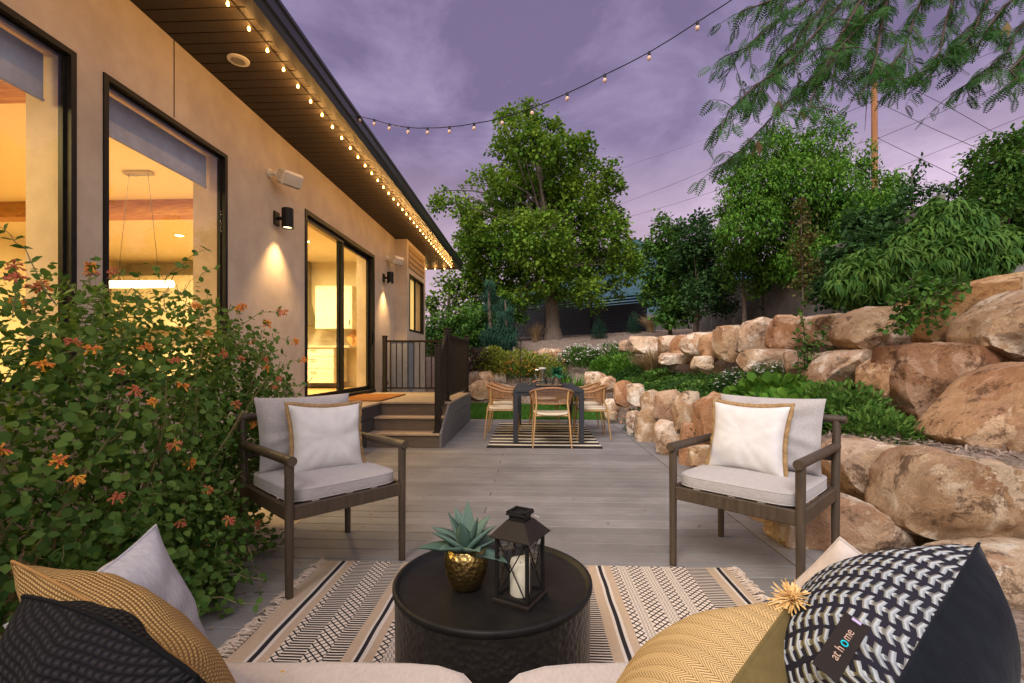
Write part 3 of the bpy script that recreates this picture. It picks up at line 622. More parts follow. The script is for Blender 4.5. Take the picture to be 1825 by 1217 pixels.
t.build('stringer', mat('grey_skirt', (.14, .135, .14), .6, (.11, .105, .11), 5, stretch=(14, 1, 14), bump=.2, bscale=9, bdist=.003), land, world=True)
t = MB()
for i in range(3): t.span((xs_, Y2+.034, .004+.172*i), (xr-.003, Y3, .17+.172*i), bev=.003)
t.span((-2.985, Y3-.03, .002), (xs_-.002, Y3, PZ-.027)); t.build('skirt_board', MATS['grey_skirt'], land, world=True)
t = MB()
for i in range(3): t.span((SXL-.025, PYF+.02, .004+.172*i), (SXL, Y2-.002, .17+.172*i), bev=.003)
t.span((-2.985, PYF, .002), (SXL, PYF+.018, PZ-.027)); t.build('side_board', mat('dark_skirt', (.05, .045, .045), .6), land, world=True)
# railing
rail = thing('railing', 'black metal railing around the raised landing and down the steps', 'railing', (-1.2, 7.5, PZ))
def post(x, y, z0, z1):
    m_ = MB(); m_.span((x-.038, y-.038, z0), (x+.038, y+.038, z1), bev=.004); m_.span((x-.045, y-.045, z1+.001), (x+.045, y+.045, z1+.022), bev=.006)
    m_.span((x-.062, y-.062, z0), (x+.062, y+.062, z0+.02), bev=.008); m_.build('post', BRONZE, rail, world=True)
pA = (-1.245, 6.2, .182, 1.33); pB = (-1.245, 6.86, PZ, 1.60); pC = (-1.235, 8.87, PZ, 1.60); pD = (-2.80, 8.87, PZ, 1.60)
for p in (pA, pB, pC, pD): post(*p)
def railrun(a, b, dz, zt, zb, n, name='rail_panel'):
    a, b = Vector(a), Vector(b); m_ = MB()
    for z, th in ((zt, .04), (zb, .03)):
        d = b-a; M_ = d.to_track_quat('X', 'Z').to_matrix().to_4x4(); m_.box((a+b)/2+Vector((0, 0, z)), (d.length-.08, .035, th), M_, bev=.004)
    for i in range(1, n): p = a.lerp(b, i/n); m_.span((p.x-.009, p.y-.009, p.z+zb), (p.x+.009, p.y+.009, p.z+zt-.018))
    m_.build(name, BRONZE, rail, world=True)
railrun((pB[0], pB[1], PZ), (pC[0], pC[1], PZ), 0, .97, .08, 18); railrun((pD[0], pD[1], PZ), (pC[0], pC[1], PZ), 0, .97, .08, 14)
railrun((pA[0], pA[1], .20), (pB[0], pB[1], PZ+.07), 0, .93, .10, 6)
m_ = MB(); m_.span((-2.93, 6.75, PZ+.001), (-2.2, 8.15, PZ+.02), bev=.005); m_.build('mat_pile', MAT_DOOR); o = bpy.data.objects['mat_pile']; o.name = 'doormat'
tag(o, 'orange brown coir doormat on the landing before the sliding door', 'doormat')
# ============================================================ FURNITURE
def cushion_np(wd, ht, th, n=26, seed=1, pinch=.10, wr=.006, boxy=0.0, sag=0.0, thb=None):
    thb = thb or th
    """two faces (front +z, back -z) sharing an outline; returns front verts, back verts, quads. local x,y in plane"""
    g = random.Random(seed); u = np.linspace(-1, 1, n); U, V_ = np.meshgrid(u, u)
    p = 2.6 if not boxy else 8
    prof = (np.clip(1-np.abs(U)**p, 0, 1)*np.clip(1-np.abs(V_)**p, 0, 1))**(.5 if not boxy else .35)
    X = U*wd/2*(1-pinch*(1-V_**2)*np.abs(U)**3*0-pinch*(1-V_**2)); X = U*wd/2*(1-pinch*.55*(1-V_**2)*U**2)
    Y = V_*ht/2*(1-pinch*.55*(1-U**2)*V_**2)
    o = g.uniform(0, 50)
    def wrk(s):
        Z = np.zeros_like(U)
        for i in range(n):
            for j in range(n):
                a = math.atan2(V_[i, j], U[i, j]); rr = math.hypot(U[i, j], V_[i, j])
                Z[i, j] = mnoise.noise(Vector((U[i, j]*1.6+o, V_[i, j]*1.6, s*9)))*1.6+mnoise.noise(Vector((a*2.6, rr*1.2+o, s)))*.9*min(1, rr)*2
        return Z*wr*np.clip(prof*2, 0, 1)
    Zf = th/2*prof+wrk(1); Zb = -thb/2*prof-wrk(2)
    sg = -sag*(1-U**2)*(V_ > 0)*V_**2
    i = np.arange((n-1)*n).reshape(-1, n)[:, :-1].ravel(); q = np.stack([i, i+1, i+n+1, i+n], 1)
    return X, Y+sg, Zf, Zb, q, n
def frame_of(T1, T2, lean, flip=False):
    T1, T2 = Vector(T1), Vector(T2); e1 = (T2-T1).normalized(); nf = Vector((-e1.y, e1.x, 0)).normalized()
    if nf.y < 0: nf = -nf
    if flip: nf = -nf
    dn = (Vector((0, 0, -1))*math.cos(lean)+nf*math.sin(lean)); dn = (dn-e1*dn.dot(e1)).normalized()
    up = -dn; nrm = e1.cross(up)
    if nrm.dot(nf) < 0: nrm = -nrm
    return e1, up, nrm
def pillow(name, label, T1, T2, lean, ht, th, mfront, mback, seed=1, trim=None, group=None, n=30, wr=.006, pinch=.12, back_name='back_cover', front_name='front_cover', wd=None, cat='pillow', flip=False, thb=None):
    e1, up, nr = frame_of(T1, T2, lean, flip); T1, T2 = Vector(T1), Vector(T2); wd = wd or (T2-T1).length
    c = (T1+T2)/2-up*ht/2
    t = thing(name, label, cat, c, 0, group)
    X, Y, Zf, Zb, q, n = cushion_np(wd, ht, th, n, seed, pinch, wr, thb=thb)
    E = [np.array(v) for v in (e1, up, nr)]
    def put(Z): return (X[..., None]*E[0]+Y[..., None]*E[1]+Z[..., None]*E[2]).reshape(-1, 3)
    def mesh(nm, Z, m, fl):
        o = npmesh(nm, put(Z), q[:, ::-1] if fl else q, None, m, t, smooth=True, world=False)
        uv = o.data.uv_layers.new(name='UVMap'); li = np.zeros(len(o.data.loops), dtype=np.int32); o.data.loops.foreach_get('vertex_index', li)
        G3 = np.stack([X, Y, Z], -1); du = np.linalg.norm(np.diff(G3, axis=1), axis=2); dv = np.linalg.norm(np.diff(G3, axis=0), axis=2); UU = np.concatenate([np.zeros((n, 1)), np.cumsum(du, 1)], 1); VV = np.concatenate([np.zeros((1, n)), np.cumsum(dv, 0)], 0); UU -= UU[:, n//2:n//2+1]; VV -= VV[n//2:n//2+1, :]
        uvs = np.stack([(UU.ravel())[li], (VV.ravel())[li]], 1).astype(np.float32); uv.data.foreach_set('uv', uvs.ravel()); return o
    a = mesh(front_name, Zf, mfront, False); b = mesh(back_name, Zb, mback, True)
    # seam / flange round the outline
    idx = [(0, j) for j in range(n)]+[(i, n-1) for i in range(1, n)]+[(n-1, j) for j in range(n-2, -1, -1)]+[(i, 0) for i in range(n-2, 0, -1)]
    pts = [np.array([X[i, j], Y[i, j], 0]) for i, j in idx]
    if trim:
        m_, w_ = trim; k = len(pts); vs = []; 
        for a_, p in enumerate(pts):
            d = p/np.linalg.norm(p); sgn = np.sign(p[:2]); wob = .004*math.sin(a_*.9+seed)+.003*math.sin(a_*2.3)
            nx = np.array([p[0]/wd*2, p[1]/ht*2]); nx = np.array([nx[0]**5, nx[1]**5]); nx = nx/max(1e-6, np.linalg.norm(nx))
            o3 = np.array([nx[0]*w_, nx[1]*w_, wob])
            i3 = np.array([-nx[0]*.004, -nx[1]*.004, 0])
            for off in (i3+np.array([0, 0, .005]), o3+np.array([0, 0, .003]), o3-np.array([0, 0, .003]), i3-np.array([0, 0, .005])):
                r_ = p+off; vs.append(tuple(r_[0]*E[0]+r_[1]*E[1]+r_[2]*E[2]))
        mb = MB(); mb.add(vs, [(i*4+s, i*4+(s+1) % 4, ((i+1) % k)*4+(s+1) % 4, ((i+1) % k)*4+s) for i in range(k) for s in range(4)])
        mb.build('flange_trim', m_, t, smooth='all')
    else:
        mb = MB(); P3 = [Vector(p[0]*E[0]+p[1]*E[1]) for p in pts]; mb.tube(P3+[P3[0]], .0028, 5, caps=False); mb.build('seam_piping', mback, t, smooth=True)
    return t, (c, Vector(E[0]), Vector(E[1]), Vector(E[2]), wd, ht, th)

# ---------------- armchairs
def slab_cushion(name, m, parent, cx, cy, z0, wd, dp, th, seed, crown_=.02):
    n = 22; u = np.linspace(-1, 1, n); V = []; Fq = []
    sec = [(-.0, 1), (.02, 1.0), (.05, 1.0)]
    mb = MB(); rings = []
    outline = []
    for k in range(64):
        a = 2*math.pi*k/64; c_, s_ = math.cos(a), math.sin(a); e = 7.0
        r_ = 1/((abs(c_)**e+abs(s_)**e)**(1/e)); outline.append((c_*r_, s_*r_))
    lv = [(0, .90), (.0, .975), (.10, .995), (.25, 1.0), (.75, 1.0), (.88, .997), (.97, .985), (1.0, .95)]+[(1.0+crown_/th*(1-q*q), q) for q in (.85, .7, .5, .3, .1)]
    vs = []
    for zf, sc in lv:
        for k, (x, y) in enumerate(outline):
            wv = mnoise.noise(Vector((x*2+seed, y*2, zf)))*.004
            vs.append((cx+x*sc*wd/2, cy+y*sc*dp/2, z0+zf*th+wv*(zf > .2)))
    K = 64; fs = [(i*K+k, i*K+(k+1) % K, (i+1)*K+(k+1) % K, (i+1)*K+k) for i in range(len(lv)-1) for k in range(K)]
    fs += [tuple(range(K))[::-1], tuple((len(lv)-1)*K+k for k in range(K))]
    mb.add(vs, fs); o = mb.build(name, m, parent, smooth='all')
    for zf in (.1, .9):
        p = MB(); pts = [(cx+x*.995*wd/2, cy+y*.995*dp/2, z0+zf*th) for x, y in outline]; p.tube(pts+[pts[0]], .0032, 5, caps=False); p.build('piping', m, o, smooth=True)
    return o
def armchair(name, label, loc, rz):
    t = thing(name, label, 'armchair', loc, rz, 'armchairs facing the sofa'); hw, hd = .31, .315
    for sx in (-1, 1):
        m_ = MB(); m_.tube([(sx*hw, -hd, 0), (sx*hw, -hd, .655)], [.0185, .022], 14); m_.build('front_leg', WOODC, t, smooth=True)
        m_ = MB(); m_.tube([(sx*hw, hd, 0), (sx*hw, hd, .45), (sx*hw, hd+.03, .80)], [.0185, .022, .02], 14); m_.build('rear_leg', WOODC, t, smooth=True)
        m_ = MB(); m_.tube([(sx*hw, -hd-.035, .655), (sx*hw, hd+.02, .655)], .0235, 16); m_.build('armrest', WOODC, t, smooth=True)
        m_ = MB(); m_.box((sx*hw, 0, .405), (.028, .59, .07), bev=.004); m_.build('side_rail', WOODC, t)
    m_ = MB(); m_.box((0, -hd, .405), (.585, .028, .07), bev=.004); m_.build('front_rail', WOODC, t)
    m_ = MB(); m_.box((0, hd, .405), (.585, .028, .07), bev=.004); m_.build('rear_rail', WOODC, t)
    m_ = MB(); m_.tube([(-hw-.045, hd+.03, .805), (hw+.045, hd+.03, .805)], .022, 14); m_.build('top_rail', WOODC, t, smooth=True)
    m_ = MB(); m_.box((0, hd+.01, .60), (.585, .02, .05), bev=.004); m_.build('back_slat', WOODC, t)
    m_ = MB()
    for i in range(6): m_.box((0, -.24+.096*i, .432), (.57, .05, .012), bev=.003)
    m_.build('seat_slats', WOODC, t)
    sc = slab_cushion('seat_cushion', LINEN, t, 0, -.015, .443, .60, .60, .065, 3, .018)
    for q in (-.18, 0, .14): m_ = MB(); m_.box((q, -hd+.012, .442), (.035, .01, .006)); m_.build('fastening_tab', TAG, sc)
    # back cushion, leaning
    X, Y, Zf, Zb, q, n = cushion_np(.565, .42, .18, 34, 5, .09, .013)
    Mx = Matrix.Translation((0, .205, .715)) @ Matrix.Rotation(R(78), 4, 'X')
    V = np.concatenate([np.stack([X, Y, Zf], -1).reshape(-1, 3), np.stack([X, Y, Zb], -1).reshape(-1, 3)]); M3 = np.array(Mx); V = V @ M3[:3, :3].T+M3[:3, 3]
    bc = npmesh('back_cushion', V, np.concatenate([q, q[:, ::-1]+n*n]), None, LINEN, t, smooth=True, world=False)
    return t
chairL = armchair('armchair', 'dark wood armchair on the left, beside the flowering bush, with pale cushions', (0, 0, 0), 0)
A = F(507, 1070); B = F(710, 998); Cc = F(441.5, 997.6); E_ = F(626.7, 949)
def setchair(o, cen, front_l, front_r, zoff=0.0):
    dx = front_r-front_l; o.location = (cen.x, cen.y, 0); o.rotation_euler = (0, 0, math.atan2(dx.y, dx.x))
setchair(chairL, (A+B+Cc+E_)/4, A, B)
A2 = F(1202.4, 1005.7); dX = Vector((CA*.427+SA*.449, SA*.427-CA*.449, 0)); A2b = A2+dX; E2 = F(1283, 956.7)
chairR = copy_tree(chairL); chairR['label'] = 'dark wood armchair on the right, beside the boulder wall, with pale cushions'
setchair(chairR, A2+dX/2+(E2-A2)/2, A2, A2b)
for i, ch in enumerate((chairL, chairR)):
    M_ = wmat(ch); s = -1 if i == 0 else 1
    off = .05 if i == 0 else -.05
    T1 = M_ @ Vector((-.21+off, .10, .885)); T2 = M_ @ Vector((.215+off, .075, .885 if i else .87))
    pillow('throw_pillow', ['white square pillow with brown jute edge on the left armchair', 'white square pillow with brown jute edge on the right armchair'][i],
           T1, T2, R(-13), .40, .15, WHITEF, WHITEF, seed=i+4, trim=(JUTE, .021), group='white pillows on the armchairs', wr=.007, pinch=.22, n=40)

# ---------------- coffee table with pot and lantern
TC = W(879, 1000, 1.565); TX, TY, TH, TR = TC.x, TC.y, .41, .322
tb = thing('coffee_table', 'round black drum coffee table with hammered side', 'coffee table', (TX, TY, 0))
m_ = MB(); m_.lathe([(TR-.03, .012), (TR-.012, .0125), (TR-.006, .03), (TR-.004, TH-.05), (TR-.001, TH-.02)], n=96); m_.build('drum_side', DRUM, tb, smooth=True)
m_ = MB(); m_.lathe([(TR-.004, TH-.03), (TR+.003, TH-.014), (TR+.003, TH-.003), (TR-.003, TH), (TR-.010, TH-.002), (TR-.014, TH-.014), (TR-.02, TH-.0175)], n=96); m_.build('rim', BLACK, tb, smooth='all')
m_ = MB(); m_.lathe([(0.0, TH-.018), (TR-.016, TH-.018)], n=96); m_.build('tabletop', TABLET, tb)
TZ = TH-.0175
pc = W(831, 1000, 1.52); pot = thing('brass_pot', 'small hammered brass pot holding the agave on the coffee table', 'pot', (pc.x, pc.y, TZ))
m_ = MB(); m_.lathe([(0, 0), (.035, 0), (.05, .012), (.064, .045), (.071, .08), (.070, .105), (.066, .134), (.0625, .134), (.066, .105), (.066, .08), (.0, .06)], n=48); m_.build('vessel', GOLD, pot, smooth='all')
m_ = MB(); m_.lathe([(0, .118), (.065, .115)], n=24); m_.build('potting_soil', MULCH, pot)
ag = thing('agave_plant', 'grey green agave rosette growing in the brass pot', 'succulent', (pc.x, pc.y, TZ+.11))
def agleaf(az, el, L, wd, tint):
    mb = MB(); n = 9; vs = []; d = Vector((math.cos(az)*math.cos(el), math.sin(az)*math.cos(el), math.sin(el))); sd = Vector((-math.sin(az), math.cos(az), 0)); nu = sd.cross(d)*-1
    for i in range(n):
        t = i/(n-1); w_ = wd*(.55+.9*math.sin(math.pi*min(1, t*.9+.05))**.9)*(1-t**3)*.62+.0006; bnd = d*(L*t)+Vector((0, 0, 1))*(-.22*L*t*t*(1 if el < 1 else .1))
        for k, (a, b) in enumerate(((-1, .38), (-.55, .06), (0, -.05), (.55, .06), (1, .38), (.5, -.18), (0, -.28), (-.5, -.18))): vs.append(bnd+sd*w_*a+nu*w_*b)
    fs = [(i*8+k, i*8+(k+1) % 8, (i+1)*8+(k+1) % 8, (i+1)*8+k) for i in range(n-1) for k in range(8)]
    mb.add(vs, fs, tint); mb.build('leaf', AGAVE, ag, smooth='all')
ra = random.Random(3)
for i in range(17):
    ring = i/17; az = i*2.39996+.9; el = R(16+58*ring+ra.uniform(-7, 7)); agleaf(az, el, ra.uniform(.15, .19)*(1-.1*ring), .040*(1-.2*ring), ra.random()*.6)

LC = W(924.5, 1000, 1.455); la = R(60.3)+YAW
ln = thing('lantern', 'black metal lantern with crossed bars and glass on the coffee table', 'lantern', (LC.x+.004, LC.y, TZ), la)
S = .052
m_ = MB(); m_.box((0, 0, .006), (.128, .128, .012), bev=.002); m_.build('base', BRONZE, ln)
m_ = MB()
for sx in (-1, 1):
    for sy in (-1, 1): m_.box((sx*S, sy*S, .105), (.010, .010, .186), bev=.001)
for z in (.016, .194):
    for s_ in (-1, 1): m_.box((0, s_*S, z), (.094, .006, .007)); m_.box((s_*S, 0, z), (.006, .094, .007))
m_.build('frame', BLACK, ln)
for k in range(4):
    Mr = rotz(k*math.pi/2); m_ = MB()
    m_.tube([Mr @ Vector((-S+.004, S, .02)), Mr @ Vector((S-.004, S, .19))], .002, 5); m_.tube([Mr @ Vector((S-.004, S+.002, .02)), Mr @ Vector((-S+.004, S+.002, .19))], .002, 5); m_.build('cross_bars', BLACK, ln)
    m_ = MB(); m_.box(Mr @ Vector((0, S-.006, .105)), (.092, .0012, .17), Mr); m_.build('glass_panel', THINGLASS, ln)
m_ = MB(); a, b = .070, .031; z0, z1 = .199, .243
m_.add([(-a, -a, z0), (a, -a, z0), (a, a, z0), (-a, a, z0), (-b, -b, z1), (b, -b, z1), (b, b, z1), (-b, b, z1), (-a, -a, z0-.003), (a, -a, z0-.003), (a, a, z0-.003), (-a, a, z0-.003)],
    [(0, 1, 5, 4), (1, 2, 6, 5), (2, 3, 7, 6), (3, 0, 4, 7), (4, 5, 6, 7), (8, 9, 1, 0), (9, 10, 2, 1), (10, 11, 3, 2), (11, 8, 0, 3), (11, 10, 9, 8)]); m_.build('roof', BRONZE, ln)
m_ = MB(); m_.box((0, 0, .251), (.050, .050, .016)); m_.box((0, 0, .262), (.066, .066, .006), bev=.001)
for k in range(4): Mr = rotz(k*math.pi/2); m_.box(Mr @ Vector((0, .027, .268)), (.062, .008, .006), Mr)
m_.build('chimney_cap', BLACK, ln)
m_ = MB(); q = Matrix.Rotation(R(0), 3, 'Z'); hp = [Vector((-.034, -.034, .250)), Vector((-.040, -.052, .240)), Vector((-.012, -.072, .218)), Vector((.0, -.076, .214)), Vector((.012, -.072, .218)), Vector((.040, -.052, .240)), Vector((.034, -.034, .250))]
hp = [rotz(R(90)) @ p for p in hp] if False else hp
m_.tube([(rotz(R(-90)) @ p) for p in hp] if False else hp, .0013, 6); hh = m_.build('handle', mat('bright_wire', (.75, .72, .7), .3), ln, smooth=True); hh.rotation_euler = (0, 0, R(180+45) if False else R(90))
cn = thing('candle', 'cream pillar candle standing inside the black lantern', 'candle', (LC.x+.004, LC.y, TZ+.012))
m_ = MB(); m_.lathe([(0, 0), (.030, 0), (.031, .004), (.031, .098), (.029, .106), (.026, .104), (.024, .092), (0, .09)], n=32)
for i, v in enumerate(m_.v):
    if v[2] > .095: m_.v[i] = (v[0], v[1], v[2]+.006*math.sin(math.atan2(v[1], v[0])*1+1)+.003*math.sin(3*math.atan2(v[1], v[0])))
m_.build('wax', WAX, cn, smooth='all'); m_ = MB(); m_.tube([(0, 0, .088), (.001, 0, .1)], .001, 5); m_.build('wick', BLACK, cn)

# ---------------- sofa
sofa = thing('sofa', 'pale linen outdoor sofa in the foreground, only its two seat cushions showing', 'sofa', (0, .62, 0), YAW)
SF = lambda px, D: W(px, 900, D)
m_ = MB(); m_.box((0, .02, .30), (2.1, .80, .06), bev=.01); m_.build('seat_frame', WOODC, sofa)
for sx in (-1, 1):
    for sy in (-.33, .37): m_ = MB(); m_.tube([(sx*1.0, sy, 0), (sx*1.0, sy, .28)], .024, 12); m_.build('leg', WOODC, sofa, smooth=True)
m_ = MB(); m_.tube([(-1.05, -.40, .66), (1.05, -.40, .66)], .02, 12)
for q in (-1.0, -.5, 0, .5, 1.0): m_.tube([(q, -.385, .32), (q, -.40, .66)], .016, 10)
m_.build('back_frame', WOODC, sofa, smooth=True)
for cx, wd, sd in ((-.577, .985, 2), (.467, 1.06, 7)): slab_cushion('seat_cushion', LINEN2, sofa, cx, .055, .342, wd, .80, .10, sd, .022)
# ---------------- pillows on the sofa
def fab_nodes(name, build, rough=.95, bump=None):
    m = bpy.data.materials.new(name); m.use_nodes = True; t = m.node_tree; p = t.nodes['Principled BSDF']; p.inputs['Roughness'].default_value = rough; p.inputs['Specular IOR Level'].default_value = .1
    uv = N(t, 'ShaderNodeUVMap'); s = N(t, 'ShaderNodeSeparateXYZ'); t.links.new(uv.outputs[0], s.inputs[0]); build(t, s.outputs[0], s.outputs[1], p); return m
def MA(t, op, a, b=None, c=None):
    n = N(t, 'ShaderNodeMath', operation=op)
    for i, v in enumerate((a, b, c)):
        if v is None: continue
        if isinstance(v, (int, float)): n.inputs[i].default_value = v
        else: t.links.new(v, n.inputs[i])
    return n.outputs[0]
def MIX(t, f, a, b):
    n = N(t, 'ShaderNodeMix', data_type='RGBA')
    if isinstance(f, (int, float)): n.inputs[0].default_value = f
    else: t.links.new(f, n.inputs[0])
    for i, v in ((6, a), (7, b)):
        if isinstance(v, tuple): n.inputs[i].default_value = v+(1,) if len(v) == 3 else v
        else: t.links.new(v, n.inputs[i])
    return n.outputs[2]
def BUMP(t, h, p, st=.6, dist=.01):
    b = N(t, 'ShaderNodeBump', inp={'Strength': st, 'Distance': dist}); t.links.new(h, b.inputs['Height']); t.links.new(b.outputs[0], p.inputs['Normal'])
def crochet(c1, c2, pu=.011, pv=.009, st=1.0):
    def f(t, u, v, p):
        row = MA(t, 'DIVIDE', v, pv); ri = MA(t, 'FLOOR', row); off = MA(t, 'MULTIPLY', MA(t, 'MODULO', ri, 2.0), .5)
        cu = MA(t, 'FRACT', MA(t, 'ADD', MA(t, 'DIVIDE', u, pu), off)); cv = MA(t, 'FRACT', row)
        h = MA(t, 'MULTIPLY', MA(t, 'SINE', MA(t, 'MULTIPLY', cu, math.pi)), MA(t, 'SINE', MA(t, 'MULTIPLY', cv, math.pi)))
        t.links.new(MIX(t, MA(t, 'POWER', h, .6), c2, c1), p.inputs['Base Color']); BUMP(t, h, p, st, .006)
    return f
STRAW = fab_nodes('straw_crochet', crochet((.56, .36, .15), (.24, .13, .045), .0075, .0065))
BLKCR = fab_nodes('black_crochet', crochet((.022, .02, .024), (.004, .004, .005)))
def raffia(t, u, v, p):
    col = MA(t, 'DIVIDE', u, .030); side = MA(t, 'ABSOLUTE', MA(t, 'SUBTRACT', MA(t, 'FRACT', col), .5))
    z = MA(t, 'FRACT', MA(t, 'DIVIDE', MA(t, 'ADD', v, MA(t, 'MULTIPLY', side, .035)), .0062)); h = MA(t, 'SINE', MA(t, 'MULTIPLY', z, math.pi))
    edge = MA(t, 'MULTIPLY', MA(t, 'LESS_THAN', side, .04), -.5); hh = MA(t, 'ADD', h, edge)
    t.links.new(MIX(t, MA(t, 'MULTIPLY', MA(t, 'ADD', hh, .6), .7), (.32, .19, .07), (.62, .43, .20)), p.inputs['Base Color']); BUMP(t, hh, p, .8, .004)
RAFFIA = fab_nodes('woven_raffia', raffia)
def knit(t, u, v, p):                     # chunky light plaits over black with bar stitches
    nz = N(t, 'ShaderNodeTexNoise', inp={'Scale': 30, 'Detail': 3}); 
    w_ = MA(t, 'MULTIPLY', MA(t, 'SUBTRACT', nz.outputs[0], .5), .016); uu = MA(t, 'ADD', u, w_)
    col = MA(t, 'DIVIDE', uu, .056); fc = MA(t, 'FRACT', col); d = MA(t, 'ABSOLUTE', MA(t, 'SUBTRACT', fc, .5))
    ph = MA(t, 'FRACT', MA(t, 'DIVIDE', MA(t, 'ADD', v, MA(t, 'MULTIPLY', d, -.012)), .0175))
    bar = MA(t, 'MULTIPLY', MA(t, 'GREATER_THAN', ph, .48), MA(t, 'LESS_THAN', d, .40))
    spine = MA(t, 'LESS_THAN', MA(t, 'ADD', d, MA(t, 'MULTIPLY', MA(t, 'SINE', MA(t, 'MULTIPLY', MA(t, 'DIVIDE', v, .0105), 3.14159)), .03)), .09)
    m_ = MA(t, 'MAXIMUM', bar, spine)
    hb = MA(t, 'MULTIPLY', m_, MA(t, 'ADD', .5, MA(t, 'MULTIPLY', MA(t, 'SINE', MA(t, 'MULTIPLY', MA(t, 'DIVIDE', MA(t, 'SUBTRACT', ph, .45), .55), math.pi)), .5)))
    n2 = N(t, 'ShaderNodeTexNoise', inp={'Scale': 9.0, 'Detail': 4}); lt = MIX(t, n2.outputs[0], (.46, .47, .47), (.28, .32, .35))
    t.links.new(MIX(t, m_, (.018, .017, .026), lt), p.inputs['Base Color']); BUMP(t, hb, p, 1.0, .012)
KNIT = fab_nodes('chunky_knit', knit)
VELVET = mat('black_velvet', (.004, .005, .009), .95, (.007, .009, .014), 14, spec=.06, sheen=.04, bump=.3, bscale=30)
OLIVE = mat('olive_cotton', (.16, .115, .045), .95, (.13, .095, .036), 30, bump=.3, bscale=350)
LILAC = mat('grey_linen', (.36, .34, .36), .95, (.28, .27, .295), 55, detail=6, stretch=(1, 4, 1), bump=.5, bscale=420, bdist=.003)
PINKL = mat('blush_linen', (.58, .50, .45), .95, (.52, .44, .40), 50, detail=6, bump=.4, bscale=420, bdist=.003)
pillow('sofa_pillow', 'grey lilac linen pillow standing at the left end of the sofa', Vector((-.82, .70, .71)), W(277, 936, .97), R(9), .37, .15, LILAC, LILAC, seed=12, wr=.012, pinch=.16, flip=True)
pillow('sofa_pillow', 'straw coloured crocheted pillow between the grey pillow and the black one at the left end', W(22, 1000, .80), W(352, 1200, .62), R(14), .47, .22, STRAW, STRAW, seed=21, wr=.010, pinch=-.10, thb=.05)
pillow('sofa_pillow', 'black crocheted pillow in the bottom left corner, in front of the straw coloured one', W(42, 1062, .58), W(350, 1205, .48), R(12), .40, .11, BLKCR, BLKCR, seed=23, wr=.007, pinch=-.16, thb=.18)
pillow('sofa_pillow', 'blush linen pillow behind the knitted pillow at the right end of the sofa', W(1497, 958, 1.05), W(1700, 1080, .98), R(20), .38, .13, PINKL, PINKL, seed=32, wr=.006, pinch=.12)
pr, (pc_, e1, eu, en, wd_, ht_, th_) = pillow('sofa_pillow', 'woven raffia pillow with olive back and a tassel on its corner', W(1411, 1072, .86), W(1180, 1400, .56), R(32), .44, .25, RAFFIA, OLIVE, seed=43, wr=.008, pinch=.10)
# corner tassel (raffia pom)
cor = W(1411, 1070, .855); m_ = MB(); rt = random.Random(5)
for i in range(150):
    d_ = Vector((rt.gauss(0, 1), rt.gauss(0, 1), rt.gauss(.35, .9))).normalized(); L = rt.uniform(.024, .046)
    p1 = cor+d_*L*.5+Vector((rt.uniform(-1, 1), rt.uniform(-1, 1), rt.uniform(-1, 1)))*.003; p2 = cor+d_*L+Vector((rt.uniform(-1, 1), rt.uniform(-1, 1), -1))*.005
    m_.tube([cor, p1, p2], [.0008, .0015, .0013], 4, tint=rt.random(), flat=.5)
m_.build('corner_tassel', mat('raffia_strand', (.68, .42, .15), .8, (.55, .32, .10), 50, tint=(.78, .55, .25)), pr, world=True)
pk, (pc_, e1, eu, en, wd_, ht_, th_) = pillow('sofa_pillow', 'chunky black and white knitted pillow with black back at the right end of the sofa', W(1745, 968, .93), W(1590, 1240, .60), R(28), .50, .33, KNIT, VELVET, seed=54, wr=.006, pinch=.06)
# brown label sewn on the knitted face
lc = W(1500, 1150, .66)
ldx = (W(1478, 1185, .64)-W(1528, 1105, .69)).normalized(); view = (lc-Vector((0, 0, CZ))).normalized(); lnm = -view; ly = lnm.cross(ldx).normalized(); lnm = ldx.cross(ly).normalized()
Ml = Matrix((ldx, ly, lnm)).transposed().to_4x4()
m_ = MB(); m_.box((0, 0, 0), (.112, .032, .0015), Ml, bev=.0004); lb = m_.build('label', mat('label_brown', (.012, .007, .005), .6), pk); lb.location = lc-Vector(pk.location)
def word(txt, col, size, loc, parent, Mrot, nm):
    cu = bpy.data.curves.new(nm, 'FONT'); cu.body = txt; cu.size = size; cu.extrude = .0004; cu.align_x = 'CENTER'; cu.align_y = 'CENTER'
    o = bpy.data.objects.new(nm, cu); C.objects.link(o); dg = bpy.context.evaluated_depsgraph_get(); me = bpy.data.meshes.new_from_object(o.evaluated_get(dg)); bpy.data.objects.remove(o)
    me.materials.clear(); me.materials.append(col); o = bpy.data.objects.new(nm, me); C.objects.link(o); o.parent = parent; o.matrix_local = Matrix.Translation(loc) @ Mrot; return o
Mt = Ml @ Matrix.Rotation(math.pi, 4, 'Z'); pal = mat('label_print', (.40, .27, .21), .7); teal = mat('label_teal', (.0, .42, .50), .6)
ofs = lambda a: Vector(-ldx*0+(Mt.to_3x3() @ Vector((a, 0, .0016))))
word('at h', pal, .016, ofs(-.016), lb, Mt, 'label_text'); word('o', teal, .020, ofs(.0045), lb, Mt, 'label_text'); word('me', pal, .016, ofs(.021), lb, Mt, 'label_text')
m_ = MB(); pp = [Vector(ofs(.050)+Mt.to_3x3() @ Vector((0, q*.006, .001))) for q in (-1, 1)]; m_.tube(pp, .0022, 6); m_.build('label_button', mat('lilac_print', (.45, .36, .6), .6), lb)
m_ = MB(); q_ = W(503, 1188, 1.0); q_.z = .462
